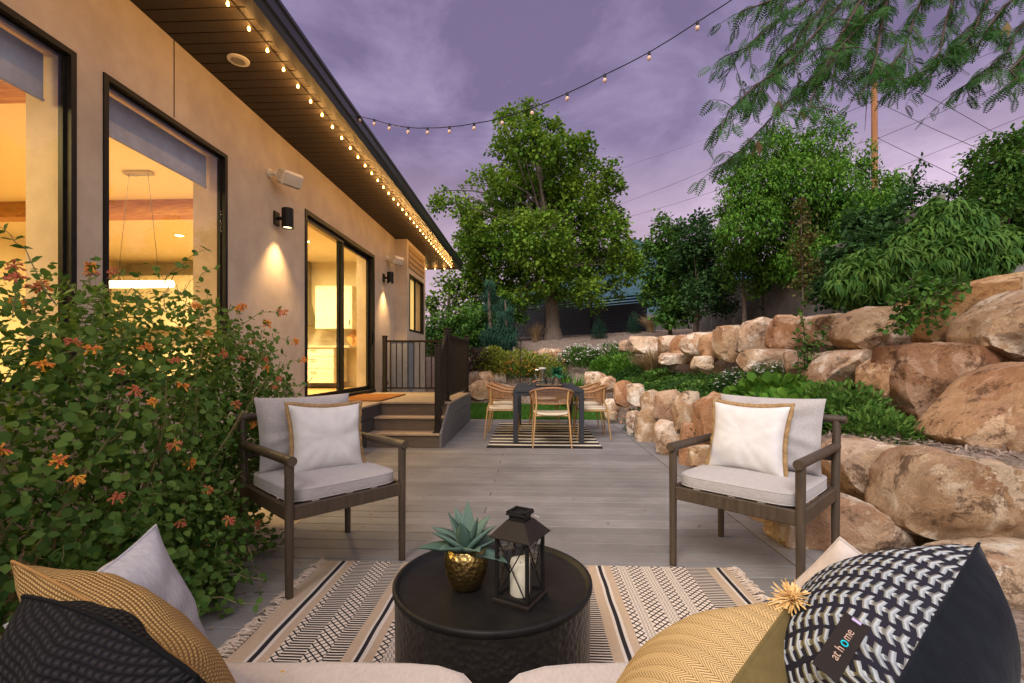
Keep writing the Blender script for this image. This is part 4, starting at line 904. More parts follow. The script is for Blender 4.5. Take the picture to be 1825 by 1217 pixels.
m_.add([(-.006, 0, 0), (0, -.003, .001), (.007, 0, .002), (.001, .004, .001), (0, 0, .004)], [(0, 1, 4), (1, 2, 4), (2, 3, 4), (3, 0, 4)]); o = m_.build('fallen_leaf', mat('yellow_leaf', (.6, .32, .03), .7)); o.location = q_; tag(o, 'tiny yellow leaf lying on the left sofa cushion', 'leaf')

# ---------------- foreground rug: bands across x, each with its own weave
def xrug(px, D=2.545): return D*((px-912.5)/840-.0422)
def linem(name, fn):
    m = bpy.data.materials.new(name); m.use_nodes = True; t = m.node_tree; p = t.nodes['Principled BSDF']; p.inputs['Roughness'].default_value = .95; p.inputs['Specular IOR Level'].default_value = .1
    tc = N(t, 'ShaderNodeTexCoord'); s = N(t, 'ShaderNodeSeparateXYZ'); t.links.new(tc.outputs['Object'], s.inputs[0]); fn(t, s.outputs[0], s.outputs[1], p); return m
TAN_, WHT_, BLK_ = (.40, .30, .21), (.52, .46, .40), (.022, .019, .022)
def weave(c):
    def f(t, x, y, p):
        nz = N(t, 'ShaderNodeTexNoise', inp={'Scale': 60, 'Detail': 4}); t.links.new(MIX(t, nz.outputs[0], tuple(q*.86 for q in c), tuple(q*1.1 for q in c)), p.inputs['Base Color'])
        BUMP(t, MA(t, 'SINE', MA(t, 'MULTIPLY', y, 900.0)), p, .35, .002)
    return f
def ribs(t, x, y, p):
    n_ = N(t, 'ShaderNodeTexNoise', inp={'Scale': 18, 'Detail': 2}); yy = MA(t, 'ADD', y, MA(t, 'MULTIPLY', n_.outputs[0], .006)); f = MA(t, 'FRACT', MA(t, 'DIVIDE', yy, .0165)); k = MA(t, 'GREATER_THAN', f, .46)
    t.links.new(MIX(t, k, (.54, .46, .38), BLK_), p.inputs['Base Color']); BUMP(t, MA(t, 'SINE', MA(t, 'MULTIPLY', f, 6.283)), p, .7, .004)
def lattice(sx, sy, wd=.13):
    def f(t, x, y, p):
        a = MA(t, 'DIVIDE', x, sx); b = MA(t, 'DIVIDE', y, sy)
        l1 = MA(t, 'LESS_THAN', MA(t, 'FRACT', MA(t, 'ADD', a, b)), wd*2); l2 = MA(t, 'LESS_THAN', MA(t, 'FRACT', MA(t, 'SUBTRACT', a, b)), wd*2); k = MA(t, 'MAXIMUM', l1, l2)
        t.links.new(MIX(t, k, (.56, .48, .40), BLK_), p.inputs['Base Color']); BUMP(t, k, p, .6, .004)
    return f
def cable(t, x, y, p):
    h = MA(t, 'SINE', MA(t, 'ADD', MA(t, 'MULTIPLY', x, 420.0), MA(t, 'MULTIPLY', MA(t, 'SINE', MA(t, 'MULTIPLY', y, 260.0)), 1.2)))
    t.links.new(MIX(t, MA(t, 'ADD', .5, MA(t, 'MULTIPLY', h, .5)), (.42, .35, .28), (.64, .57, .50)), p.inputs['Base Color']); BUMP(t, h, p, .8, .005)  # shading between the rope twists is put into the colour too
RM = [linem('rug_tan', weave(TAN_)), linem('rug_white', weave(WHT_)), linem('rug_black', weave(BLK_)), linem('rug_ribs', ribs), linem('rug_lattice', lattice(.034, .034)), linem('rug_cable', cable)]
TN, WH, BK, RB, LT, CB = range(6)
bands = [(-1.145, TN), (-1.072, WH), (-1.058, BK), (-1.037, WH), (-1.022, TN), (-.985, LT), (-.955, RB), (-.865, LT), (-.780, RB), (-.712, TN), (-.672, WH), (-.662, BK), (-.645, WH), (-.628, TN), (-.595, LT), (-.56, CB), (-.50, LT), (-.43, CB), (-.37, LT), (-.30, CB), (-.24, LT),
    (-.18, CB), (-.10, LT), (-.0, RB), (.06, RB), (.12, RB), (.302, TN), (.345, WH), (.357, BK), (.375, WH), (.388, TN), (.424, LT), (.463, CB), (.511, LT), (.587, CB), (.64, LT), (.70, CB), (.745, LT), (.83, RB), (.935, TN), (.978, WH), (.990, BK), (1.010, WH), (1.018, TN), (1.05, None)]
RY0, RY1 = 1.06, 2.59
mb = MB(); 
for (a, m_a), (b, _) in zip(bands[:-1], bands[1:]):
    ns = 24
    for k in range(ns):
        ya = RY0+(RY1-RY0)*k/ns; yb_ = RY0+(RY1-RY0)*(k+1)/ns; zf = lambda x, yy: .0085+.0015*mnoise.noise(Vector((x*4, yy*4, 2)))+(.005*math.exp(-((x+1.145)/.05)**2)*abs(mnoise.noise(Vector((1, yy*5, 0)))))
        wv = lambda yy, x: x+(.0035*mnoise.noise(Vector((yy*7, x*3, 5))) if abs(x) < 1.14 else .012*mnoise.noise(Vector((yy*3, 8, 1))))
        mb.add([(wv(ya, a), ya, zf(a, ya)), (wv(ya, b), ya, zf(b, ya)), (wv(yb_, b), yb_, zf(b, yb_)), (wv(yb_, a), yb_, zf(a, yb_))], [(0, 1, 2, 3)], mi=m_a)
mb.span((-1.14, RY0+.002, .0015), (1.045, RY1-.002, .0055), mi=TN)
rug = mb.build('patterned_rug', RM); tag(rug, 'cream, tan and black woven rug with fringed ends under the coffee table', 'rug')
fr_ = MB(); rf = random.Random(9)
for sx, xe in ((-1, -1.145), (1, 1.05)):
    y = RY0+.01
    while y < RY1:
        k = Vector((xe+sx*.016, y, .009)); fr_.tube([(xe-sx*.004, y, .008), k], [.004, .006], 5, tint=rf.random()*.5)
        a0 = rf.uniform(-.9, .9)
        for s_ in range(6):
            a = a0+rf.uniform(-.5, .5); L = rf.uniform(.03, .06); e = k+Vector((sx*math.cos(a)*L, math.sin(a)*L, -.004)); md = k.lerp(e, .5)+Vector((0, rf.uniform(-.006, .006), rf.uniform(.002, .012)))
            fr_.tube([k, md, e], [.004, .0032, .002], 4, tint=rf.random())
        y += rf.uniform(.017, .026)
fr_.build('fringe', mat('fringe_cotton', (.46, .36, .28), .95, (.36, .27, .2), 40, tint=(.58, .48, .4), bump=.5, bscale=500), rug)

# ---------------- dining rug
STR = mat('rug2_cream', (.62, .54, .43), .95, (.5, .43, .34), 30); STB = mat('rug2_black', (.016, .014, .013), .95, (.028, .024, .022), 30, spec=.1)
mb = MB(); x0, x1 = -.59, .915; y = 6.12; rr = random.Random(4); edges = [6.12]; bw = 0
while edges[-1] < 8.55: edges.append(edges[-1]+(rr.uniform(.13, .18) if bw % 2 == 0 else rr.uniform(.10, .14))); bw += 1
edges[-1] = 8.58
def wav(i, x): return 0 if i in (0, len(edges)-1) else .03*mnoise.noise(Vector((x*2.2, i*3.3, 0)))
for i in range(len(edges)-1):
    for k in range(30):
        a = x0+(x1-x0)*k/30; b = x0+(x1-x0)*(k+1)/30
        mb.add([(a, edges[i]+wav(i, a), .011), (b, edges[i]+wav(i, b), .011), (b, edges[i+1]+wav(i+1, b), .011), (a, edges[i+1]+wav(i+1, a), .011)], [(0, 1, 2, 3)], mi=(i+1) % 2)
mb.span((x0, 6.12, .002), (x1, 8.58, .0085), mi=1)
tag(mb.build('striped_rug', [STR, STB]), 'black and cream striped rug under the dining table', 'rug')

# ---------------- dining table
TM = mat('slate_metal', (.022, .023, .028), .6, (.03, .032, .037), 20, spec=.25)
dt = thing('dining_table', 'long dark grey metal dining table on the striped rug', 'dining table', (.225, 7.45, .011)); X0, X1, YA, YB = -.255, .705, 6.40, 8.45
m_ = MB(); m_.span((X0, YA, .705), (X1, YB, .748), bev=.004); m_.build('tabletop', TM, dt, world=True)
m_ = MB(); m_.span((X0+.07, YA+.012, .655), (X1-.07, YA+.04, .704)); m_.span((X0+.07, YB-.04, .655), (X1-.07, YB-.012, .704)); m_.span((X0+.012, YA+.07, .655), (X0+.04, YB-.07, .704)); m_.span((X1-.04, YA+.07, .655), (X1-.012, YB-.07, .704)); m_.build('apron', TM, dt, world=True)
for x in (X0, X1-.065):
    for yy in (YA, YB-.065): m_ = MB(); m_.span((x, yy, .012), (x+.065, yy+.065, .704), bev=.003); m_.build('leg', TM, dt, world=True)
# ---------------- dining chairs
def dchair():
    t = thing('dining_chair', '', 'dining chair', (0, 0, 0), 0, 'rattan dining chairs around the table')
    arc = []                                            # open toward +y, wraps round the back (-y)
    for i in range(25):
        a = R(200+140*i/24) if False else R(180+180*i/24); arc.append((.29*math.cos(a), .05+.25*math.sin(a)))
    arc = [(-.285, .20)]+arc+[(.285, .20)]
    zt = lambda i: .775-.10*(abs(i-(len(arc)-1)/2)/((len(arc)-1)/2))**1.6
    top = [(x, y, zt(i)) for i, (x, y) in enumerate(arc)]; bot = [(x*.86, y*.86+.01, .565) for x, y in arc]
    m_ = MB(); m_.tube(top, .014, 8); m_.build('top_rail', RATTAN, t, smooth=True)
    m_ = MB(); m_.tube(bot, .009, 7); m_.build('lower_rail', RATTAN, t, smooth=True)
    m_ = MB(); k = 62; tp = [Vector(p) for p in top]; bp = [Vector(p) for p in bot]
    for i in range(k):
        f = i/(k-1)*(len(tp)-1); a = min(int(f), len(tp)-2); q = f-a; m_.tube([tp[a].lerp(tp[a+1], q), bp[a].lerp(bp[a+1], q)], .0031, 4)
    m_.build('woven_back', RATTAN, t)
    for sx in (-1, 1):
        m_ = MB(); m_.tube([(sx*.25, -.215, 0), (sx*.215, -.165, .45), (sx*.20, -.12, .57), (sx*.215, -.12, .74)], [.008, .012, .012, .011], 9); m_.build('rear_leg', OAK, t, smooth=True)
        m_ = MB(); m_.tube([(sx*.265, .265, 0), (sx*.235, .21, .45), (sx*.255, .19, .68)], [.008, .012, .011], 9); m_.build('front_leg', OAK, t, smooth=True)
    m_ = MB()
    for s_ in (-1, 1): m_.tube([(s_*.215, -.165, .415), (s_*.235, .21, .415)], .011, 7)
    m_.tube([(-.235, .21, .415), (.235, .21, .415)], .011, 7); m_.tube([(-.215, -.165, .415), (.215, -.165, .415)], .011, 7); m_.build('seat_frame', OAK, t, smooth=True)
    m_ = MB(); K = 40; vs = []
    for zf, sc in ((.425, .93), (.432, 1.0), (.448, 1.0), (.456, .95), (.452, .6), (.449, .2)):
        for j in range(K): a = 2*math.pi*j/K; c_, s_ = math.cos(a), math.sin(a); r_ = 1/((abs(c_)**4+abs(s_)**4)**.25); x = c_*r_*.235*sc; vs.append((x*(1+.08*s_), .02+s_*r_*.215*sc, zf-.012*(1-(x/.235)**2)))
    m_.add(vs, [(i*K+j, i*K+(j+1) % K, (i+1)*K+(j+1) % K, (i+1)*K+j) for i in range(5) for j in range(K)]+[tuple(range(K))[::-1], tuple(5*K+j for j in range(K))]); m_.build('seat', SEATF, t, smooth='all')
    return t
dc0 = dchair(); spots = [(.262, 6.27, 0, 0, 'rattan dining chair at the near end of the dining table'), (-.47, 6.98, -90, .0, 'rattan dining chair on the left side of the table, nearer of two'), (-.47, 7.72, -90, .0, 'rattan dining chair on the left side of the table, farther of two'),
    (.90, 6.95, 90, .0, 'rattan dining chair on the right side of the table, nearer of two'), (.90, 7.68, 90, .0, 'rattan dining chair on the right side of the table, farther of two'), (.22, 8.68, 180, 0, 'rattan dining chair at the far end of the dining table')]
for i, (x, y, a, z, lab) in enumerate(spots):
    o = dc0 if i == 0 else copy_tree(dc0); o.location = (x, y, .011 if 6.2 < y < 8.5 else .004); o.rotation_euler = (0, 0, R(a)); o['label'] = lab
# ---------------- table top things
TZ2 = .759
tr = thing('tray', 'tray with black wire sides in the middle of the dining table', 'tray', (.26, 7.25, TZ2))
m_ = MB(); m_.box((0, 0, .012), (.40, .26, .012)); m_.build('tray_base', mat('tray_wood', (.25, .16, .09), .6), tr)
m_ = MB()
for z in (.004, .062): m_.tube([(-.2, -.13, z), (.2, -.13, z), (.2, .13, z), (-.2, .13, z), (-.2, -.13, z)], .004, 5)
for x in (-.2, -.14, .05, .12, .2):
    for y in (-.13, .13): m_.tube([(x, y, .004), (x, y, .062)], .004, 5)
m_.build('wire_frame', BLACK, tr)
GL = glassy('pitcher_glass', (.80, .83, .80), .6)
pt = thing('pitcher', 'clear glass pitcher with a white rim on the tray', 'pitcher', (.16, 7.2, TZ2+.018))
m_ = MB(); m_.lathe([(0, .002), (.052, .002), (.055, .02), (.055, .24), (.058, .262), (.053, .262), (.051, .24), (.051, .02), (0, .012)], n=24); m_.build('body', GL, pt, smooth=True)
m_ = MB(); m_.lathe([(.055, .235), (.0595, .262), (.0545, .263)], n=24); m_.build('rim', WHITEP, pt, smooth=True)
m_ = MB(); m_.tube([(-.055, 0, .22), (-.10, 0, .225), (-.115, 0, .17), (-.09, 0, .09), (-.055, 0, .08)], .008, 8); m_.build('handle', GL, pt, smooth=True)
m_ = MB(); m_.lathe([(0, .014), (.05, .014), (.05, .07), (0, .07)], n=20); m_.build('lemon_water', mat('ice_water', (.6, .6, .5), .3), pt)
for i, (x, y) in enumerate(((.26, 7.17), (.31, 7.27), (.245, 7.31), (-.03, 7.3))):
    m_ = MB(); m_.lathe([(0, .001), (.033, .001), (.038, .11), (.035, .11), (.031, .01), (0, .01)], n=18); o = m_.build('drinking_glass', GL, smooth=True); o.location = (x, y, TZ2+(.018 if i < 3 else 0))
    tag(o, ['short drinking glass on the tray, right of the pitcher', 'short drinking glass on the tray, next to the plant pot', 'short drinking glass at the back of the tray', 'short drinking glass standing alone left of the tray'][i], 'glass', 'drinking glasses')
pp_ = thing('potted_plant', 'spiky green plant in a grey brown pot on the dining table tray', 'potted plant', (.385, 7.3, TZ2+.02))
m_ = MB(); m_.lathe([(0, 0), (.06, 0), (.07, .12), (.064, .12), (.0, .1)], n=24); m_.build('pot', mat('clay_pot', (.22, .16, .12), .8), pp_, smooth=True)
n = 90; P = np.zeros((n, 3))+np.array([0, 0, .11])+rng.normal(size=(n, 3))*.012; az = rng.random(n)*6.28; el = rng.uniform(.2, 1.4, n); D_ = np.stack([np.cos(az)*np.cos(el), np.sin(az)*np.cos(el), np.sin(el)], 1)
V, Fq, T = place(curl(.075, .35), P, D_, np.tile([0, 0, 1.0], (n, 1)), .19+.06*rng.random(n), rng.random(n)); npmesh('foliage', V, Fq, T, leafm('leaf_teal', (.01, .11, .045), (.02, .15, .07), (.06, .24, .12)), pp_, world=False)
# ============================================================ BOULDERS
def gz(x, y): return float(height(x, y))
def pxground(px, py, lo=1.5, hi=40):
    for D in np.arange(lo, hi, .05):
        p = W(px, py, D); h = gz(p.x, p.y)
        if p.z < h: return Vector((p.x, p.y, h))
    return W(px, py, hi)
def YG(px, py, lo=3): p = pxground(px, py, lo); return (p.x, p.y, p.z-.02)
def rockmat():
    m = bpy.data.materials.new('sandstone'); m.use_nodes = True; t = m.node_tree; L = t.links.new; p = t.nodes['Principled BSDF']; p.inputs['Roughness'].default_value = .92; p.inputs['Specular IOR Level'].default_value = .25
    tc = N(t, 'ShaderNodeTexCoord'); oi = N(t, 'ShaderNodeObjectInfo')
    ad = N(t, 'ShaderNodeVectorMath', operation='ADD'); cb = N(t, 'ShaderNodeCombineXYZ'); L(MA(t, 'MULTIPLY', oi.outputs['Random'], 40.0), cb.inputs[0]); L(tc.outputs['Object'], ad.inputs[0]); L(cb.outputs[0], ad.inputs[1]); co = ad.outputs[0]
    def nz(sc, dt, ro=.6, ds=0, st=None):
        n = N(t, 'ShaderNodeTexNoise', inp={'Scale': sc, 'Detail': dt, 'Roughness': ro, 'Distortion': ds}); L(co, n.inputs[0]); return n.outputs[0]
    def ramp(v, a, b): r = N(t, 'ShaderNodeMapRange', inp={1: a, 2: b}); L(v, r.inputs[0]); return r.outputs[0]
    c = MIX(t, ramp(nz(2.6, 6, .6, .8), .38, .62), (.46, .31, .19), (.60, .46, .33))
    c = MIX(t, ramp(nz(3.4, 9, .72, .8), .52, .60), c, (.76, .68, .58))         # pale crust patches
    dn = N(t, 'ShaderNodeTexNoise', inp={'Scale': 5.0, 'Detail': 8, 'Roughness': .7}); L(co, dn.inputs[0]); dv = N(t, 'ShaderNodeVectorMath', operation='SCALE', inp={3: .55}); L(dn.outputs['Color'], dv.inputs[0]); da = N(t, 'ShaderNodeVectorMath', operation='ADD'); L(co, da.inputs[0]); L(dv.outputs[0], da.inputs[1])
    fv = N(t, 'ShaderNodeTexVoronoi', inp={'Scale': 3.2}); L(da.outputs[0], fv.inputs[0]); fs = N(t, 'ShaderNodeSeparateColor'); L(fv.outputs['Color'], fs.inputs[0])
    c = MIX(t, MA(t, 'MULTIPLY', MA(t, 'GREATER_THAN', fs.outputs[0], .80), .75), c, (.78, .70, .60))      # flaked pale faces
    c = MIX(t, MA(t, 'MULTIPLY', MA(t, 'GREATER_THAN', fs.outputs[1], .78), .6), c, (.33, .17, .09))       # rusty faces
    c = MIX(t, MA(t, 'MULTIPLY', ramp(nz(3.1, 6, .7, .5), .57, .70), .5), c, (.36, .17, .085))    # rusty bands
    c = MIX(t, MA(t, 'MULTIPLY', ramp(nz(6, 10, .8, .3), .54, .60), .85), c, (.14, .09, .06))     # dark lichen stains
    c = MIX(t, MA(t, 'MULTIPLY', ramp(nz(60, 6, .8), .48, .70), .45), c, (.22, .14, .09))
    mm = N(t, 'ShaderNodeMix', data_type='RGBA', blend_type='MULTIPLY', inp={0: 1.0}); L(c, mm.inputs[6]); L(oi.outputs['Color'], mm.inputs[7]); L(mm.outputs[2], p.inputs['Base Color'])
    vo = N(t, 'ShaderNodeTexVoronoi', feature='DISTANCE_TO_EDGE', inp={'Scale': 2.4}); wv = N(t, 'ShaderNodeVectorMath', operation='ADD'); nn = N(t, 'ShaderNodeTexNoise', inp={'Scale': 4.0, 'Detail': 5}); L(co, nn.inputs[0]); L(co, wv.inputs[0]); L(nn.outputs['Color'], wv.inputs[1]); L(wv.outputs[0], vo.inputs[0])
    crack = ramp(vo.outputs['Distance'], 0.0, .035)
    h = MA(t, 'ADD', MA(t, 'MULTIPLY', nz(5, 10, .78, .6), 1.2), MA(t, 'MULTIPLY', nz(38, 7, .75), .28)); h = MA(t, 'ADD', h, MA(t, 'MULTIPLY', nz(110, 4, .7), .10)); h = MA(t, 'ADD', h, MA(t, 'MULTIPLY', fs.outputs[2], .16))
    BUMP(t, h, p, 1.0, .07); return m
ROCK = rockmat()
def boulder(name, label, group, c, half, seed, tint=(1, 1, 1), rz=0.0, roll=0.0, sub=4, cuts=14, sq=8):
    g = random.Random(seed); bmo = __import__('bmesh').new(); __import__('bmesh').ops.create_icosphere(bmo, subdivisions=sub, radius=1.0)
    pl = []
    for ax in ((1, 0, 0), (-1, 0, 0), (0, 1, 0), (0, -1, 0), (0, 0, 1), (0, 0, -1), (0, -1, 0), (0, 0, 1)):
        v = (Vector(ax)+Vector((g.gauss(0, .26), g.gauss(0, .26), g.gauss(0, .22)))).normalized(); pl.append((v, g.uniform(.80, .95)))
    for i in range(cuts):
        v = Vector((g.gauss(0, 1), g.gauss(0, 1), g.gauss(0, 1))).normalized(); pl.append((v, g.uniform(.86, 1.12)))
    o = Vector((g.uniform(0, 99), g.uniform(0, 99), g.uniform(0, 99)))
    for v in bmo.verts:
        d = v.co.normalized(); r = 1/((abs(d.x)**sq+abs(d.y)**sq+abs(d.z)**sq)**(1/sq))
        for n_, h in pl:
            k = d.dot(n_)
            if k > .02: r = min(r, h*1.08/k)
        q = d*r; r = r*(1.03+.04*mnoise.noise(q*1.5+o)+.03*mnoise.noise(q*3.6+o)-.035*max(0, .5-abs(mnoise.noise(q*2.2+o))*5)+.018*mnoise.fractal(q*8+o, .8, 2.1, 4))
        vd = mnoise.voronoi(q*1.3+o+Vector((1, 1, 1))*.3*mnoise.noise(q*3+o))[0]; r *= 1+.085*min(.45, vd[1]-vd[0])-.02
        v.co = Vector((d.x*r*half[0], d.y*r*half[1], d.z*r*half[2]))
    me = bpy.data.meshes.new(name); bmo.to_mesh(me); bmo.free(); me.materials.append(ROCK); me.polygons.foreach_set('use_smooth', [True]*len(me.polygons)); me.set_sharp_from_angle(angle=R(30))
    ob = bpy.data.objects.new(name, me); C.objects.link(ob); ob.location = c; ob.rotation_euler = (0, -roll, rz); ob.color = tuple(tint)+(1,); return tag(ob, label, 'boulder', group)
ROLL = {'long orange boulder on top': 14, 'tan boulder at the right edge': 22, 'big orange boulder at the right edge': 22, 'large smooth dark brown boulder with a diagonal top': -6}
ORG = (1.08, .86, .66); PAL = (1.18, 1.10, 1.04); TAN = (1.04, .93, .80); BRN = (.66, .47, .35); WHT = (1.28, 1.26, 1.22); GRY = (.72, .70, .68); RED = (.92, .66, .50)
# px box, depth, tint, label ; depth half-size factor
RK = [
 # lower course along the deck, near to far
 ((1345, 905, 1425, 955), 3.35, TAN, 'low tan rock between the right armchair legs', .7, 3),
 ((1268, 905-70, 1400, 905), 4.1, TAN, 'tan boulder mostly hidden behind the right armchair seat', .7, 4),
 ((1232, 793, 1278, 836), 4.75, TAN, 'small yellowish rock left of the right armchair, at deck level', .7, 4),
 ((1212, 752, 1246, 836), 5.15, RED, 'narrow reddish rock with a plant before it, beside the small yellowish rock', .7, 4),
 ((1243, 702, 1300, 800), 4.95, RED, 'tall reddish boulder just left of the white pillow of the right armchair', .7, 4),
 ((1201, 700, 1249, 768), 5.6, TAN, 'square tan boulder, upper course, left of the tall reddish one', .8, 4),
 ((1168, 694, 1216, 755), 6.2, PAL, 'light egg shaped boulder, upper course, second left of the tall reddish one', .8, 4),
 ((1170, 751, 1222, 810), 5.75, PAL, 'pale boulder at the deck edge below the egg shaped one', .75, 4),
 ((1133, 725, 1188, 792), 6.75, TAN, 'broad tan boulder at the deck edge, second along from the pale one', .75, 4),
 ((1116, 733, 1142, 772), 7.4, PAL, 'small pale boulder at the deck edge beside the white flowers', .75, 3),
 ((1141, 696, 1172, 738), 7.0, TAN, 'brown tan boulder above the broad one at the deck edge', .8, 3),
 ((1117, 685, 1150, 724), 7.6, WHT, 'whitish boulder of the lower wall left of the brown tan one', .8, 3),
 ((1095, 678, 1124, 724), 8.2, RED, 'pinkish boulder above the orange flowers by the deck', .8, 3),
 ((1076, 711, 1103, 738), 8.9, WHT, 'white boulder low beside the right dining chairs', .8, 3),
 ((1068, 670, 1098, 698), 9.3, PAL, 'pale boulder behind the right dining chairs, farther end of the lower wall', .8, 3),
 ((1043, 663, 1079, 690), 10.4, PAL, 'last pale boulder of the lower wall, near the spiky grass', .8, 3),
 ((1079, 732, 1100, 750), 8.6, TAN, 'small tan rock where the deck meets the lawn', .8, 3),
 # upper courses, right to left
 ((1372, 562, 1450, 628), 6.4, RED, 'blocky tan boulder behind the climbing vine stem', .8, 4),
 ((1318, 567, 1388, 636), 7.0, PAL, 'pale leaning boulder, top course, left of the vine stem', .8, 4),
 ((1276, 582, 1331, 643), 7.6, TAN, 'tall rounded boulder, top course, middle of the row', .8, 4),
 ((1250, 594, 1284, 643), 8.1, ORG, 'narrow orange boulder wedged in the top course', .8, 3),
 ((1214, 592, 1271, 638), 8.5, PAL, 'triangular pale boulder in the top course', .8, 3),
 ((1196, 598, 1237, 642), 9.2, RED, 'small reddish boulder left of the triangular one', .8, 3),
 ((1172, 599, 1211, 634), 9.8, TAN, 'small tan boulder near the far end of the top course', .8, 3),
 ((1121, 599, 1178, 630), 10.9, WHT, 'flat whitish boulder at the far end of the top course', .8, 3),
 ((1104, 606, 1130, 626), 11.8, PAL, 'last little pale boulder of the top course', .8, 3),
 ((1322, 622, 1412, 662), 6.2, WHT, 'flat white boulder low behind the white flowers', .6, 3),
 ((1400, 626, 1470, 672), 5.6, PAL, 'pale boulder low between the vine stem and the bed plants', .6, 3),
 ((1232, 634, 1270, 658), 8.0, WHT, 'small white stone under the triangular boulder', .7, 3),
 ((1176, 629, 1240, 650), 9.0, PAL, 'low pale stones course below the small reddish boulder', .6, 3),
 # far garden
 ((960, 621, 1003, 638), 14.2, WHT, 'flat white stone on the mulch slope behind the dining table', .8, 3),
 ((835, 661, 857, 684), 14.0, GRY, 'grey rock beside the railing at the far left of the lawn', .8, 3),
 ((854, 661, 883, 683), 13.9, PAL, 'pale rock, second from the railing behind the lawn', .8, 3),
 ((881, 664, 903, 684), 13.9, GRY, 'grey rock behind the lawn, third from the railing', .8, 3),
 ((836, 679, 878, 712), 13.2, TAN, 'large tan rock at the lawn edge behind the left dining chairs', .7, 3),
 ((872, 684, 912, 712), 13.5, GRY, 'dull rock behind the left dining chairs', .7, 3),
]
for i, (bx, D_, tn, lab, df, sub) in enumerate(RK):
    roll = ROLL.get(lab.split(',')[0], 0.0)
    x0, y0, x1, y1 = bx
    if i >= 30: D_ = (pxground((x0+x1)/2, y1-2) - Vector((0, 0, 0))).y+.1
    c = W((x0+x1)/2, (y0+y1)/2, D_); hw = (x1-x0)/2*D_/FP; hh = (y1-y0)/2*D_/FP
    kk = (D_-hw*df*.55)/D_
    # a boulder seen side-on also shows its depth: keep the pixel outline by shrinking width a little
    grp = 'sandstone boulders of the retaining walls' if i < 30 else 'rocks in the far garden'
    boulder('boulder', lab, grp, c, (hw*1.05*kk, max(hw*df, .55*hh), hh*1.06*kk), 100+i, tn, rz=YAW, roll=R(roll), sub=sub)
# the big near boulders, each from its own outline, with real depth
def stone(label, pts, D_, hd, tint, seed, sub=5, nb=6.5):
    g = random.Random(seed); P = [W(1426+x/1.95, 445+y/1.95, D_) for x, y in pts]; c = sum(P, Vector())/len(P)
    rt = Vector((CA, SA, 0)); fw = Vector((-SA, CA, 0)); loc = [((p-c).dot(rt), (p-c).z) for p in P]
    ang = np.linspace(-math.pi, math.pi, 361); rad = []
    for t in ang:                                    # ray against the outline
        dx, dz = math.cos(t), math.sin(t); best = .05
        for (x0, z0), (x1, z1) in zip(loc, loc[1:]+loc[:1]):
            ex, ez = x1-x0, z1-z0; den = dx*ez-dz*ex
            if abs(den) < 1e-9: continue
            r_ = (x0*ez-z0*ex)/den; u = (x0*dz-z0*dx)/den
            if r_ > 0 and -.001 <= u <= 1.001: best = max(best, r_)
        rad.append(best)
    rad = np.array(rad); rad = np.convolve(np.concatenate([rad[-7:-1], rad, rad[1:7]]), np.ones(7)/7, 'same')[6:-6]
    bmo = __import__('bmesh').new(); __import__('bmesh').ops.create_icosphere(bmo, subdivisions=sub, radius=1.0); o = Vector((g.uniform(0, 99), g.uniform(0, 99), g.uniform(0, 99)))
    R0 = float(np.mean(rad)); fac = [(g.uniform(.55, .85), g.uniform(-.75, .75), g.uniform(-.3, 1.0)) for _ in range(6)]
    for v in bmo.verts:
        d = v.co; s = math.hypot(d.x, d.z); t = math.atan2(d.z, d.x); q = (s**nb+abs(d.y)**nb)**(1/nb); pl = s/q; dp = d.y/q
        r_ = float(np.interp(t, ang, rad))*pl; x, z = math.cos(t)*r_, math.sin(t)*r_
        if dp < 0:
            lim = min(h+a*x/R0*.8+b*z/R0*.8 for h, a, b in fac); dp = -min(-dp, max(.12, lim))
        p = Vector((x, dp*hd, z)); w_ = p/max(.2, R0)
        n_ = p.normalized() if p.length > 1e-6 else Vector((0, -1, 0)); am = R0
        p += n_*am*(.045*mnoise.noise(w_*1.7+o)+.03*mnoise.noise(w_*4+o)-.05*max(0, .4-abs(mnoise.noise(w_*1.9+o*2))*5)+.016*mnoise.fractal(w_*9+o, .8, 2.1, 4))
        vd = mnoise.voronoi(w_*1.5+o+Vector((1, 1, 1))*.35*mnoise.noise(w_*3+o))[0]; p += n_*am*(.075*min(.45, vd[1]-vd[0])-.012)
        k = (D_+p.y)/D_; v.co = Vector((p.x*k*.985, p.y, p.z*k*.985)) if p.y < 0 else p
    me = bpy.data.meshes.new('boulder'); bmo.to_mesh(me); bmo.free(); me.materials.append(ROCK); me.polygons.foreach_set('use_smooth', [True]*len(me.polygons)); me.set_sharp_from_angle(angle=R(28))
    ob = bpy.data.objects.new('boulder', me); C.objects.link(ob); ob.location = c; ob.rotation_euler = (0, 0, YAW); ob.color = tuple(tint)+(1,); tag(ob, label, 'boulder', 'sandstone boulders of the retaining walls')
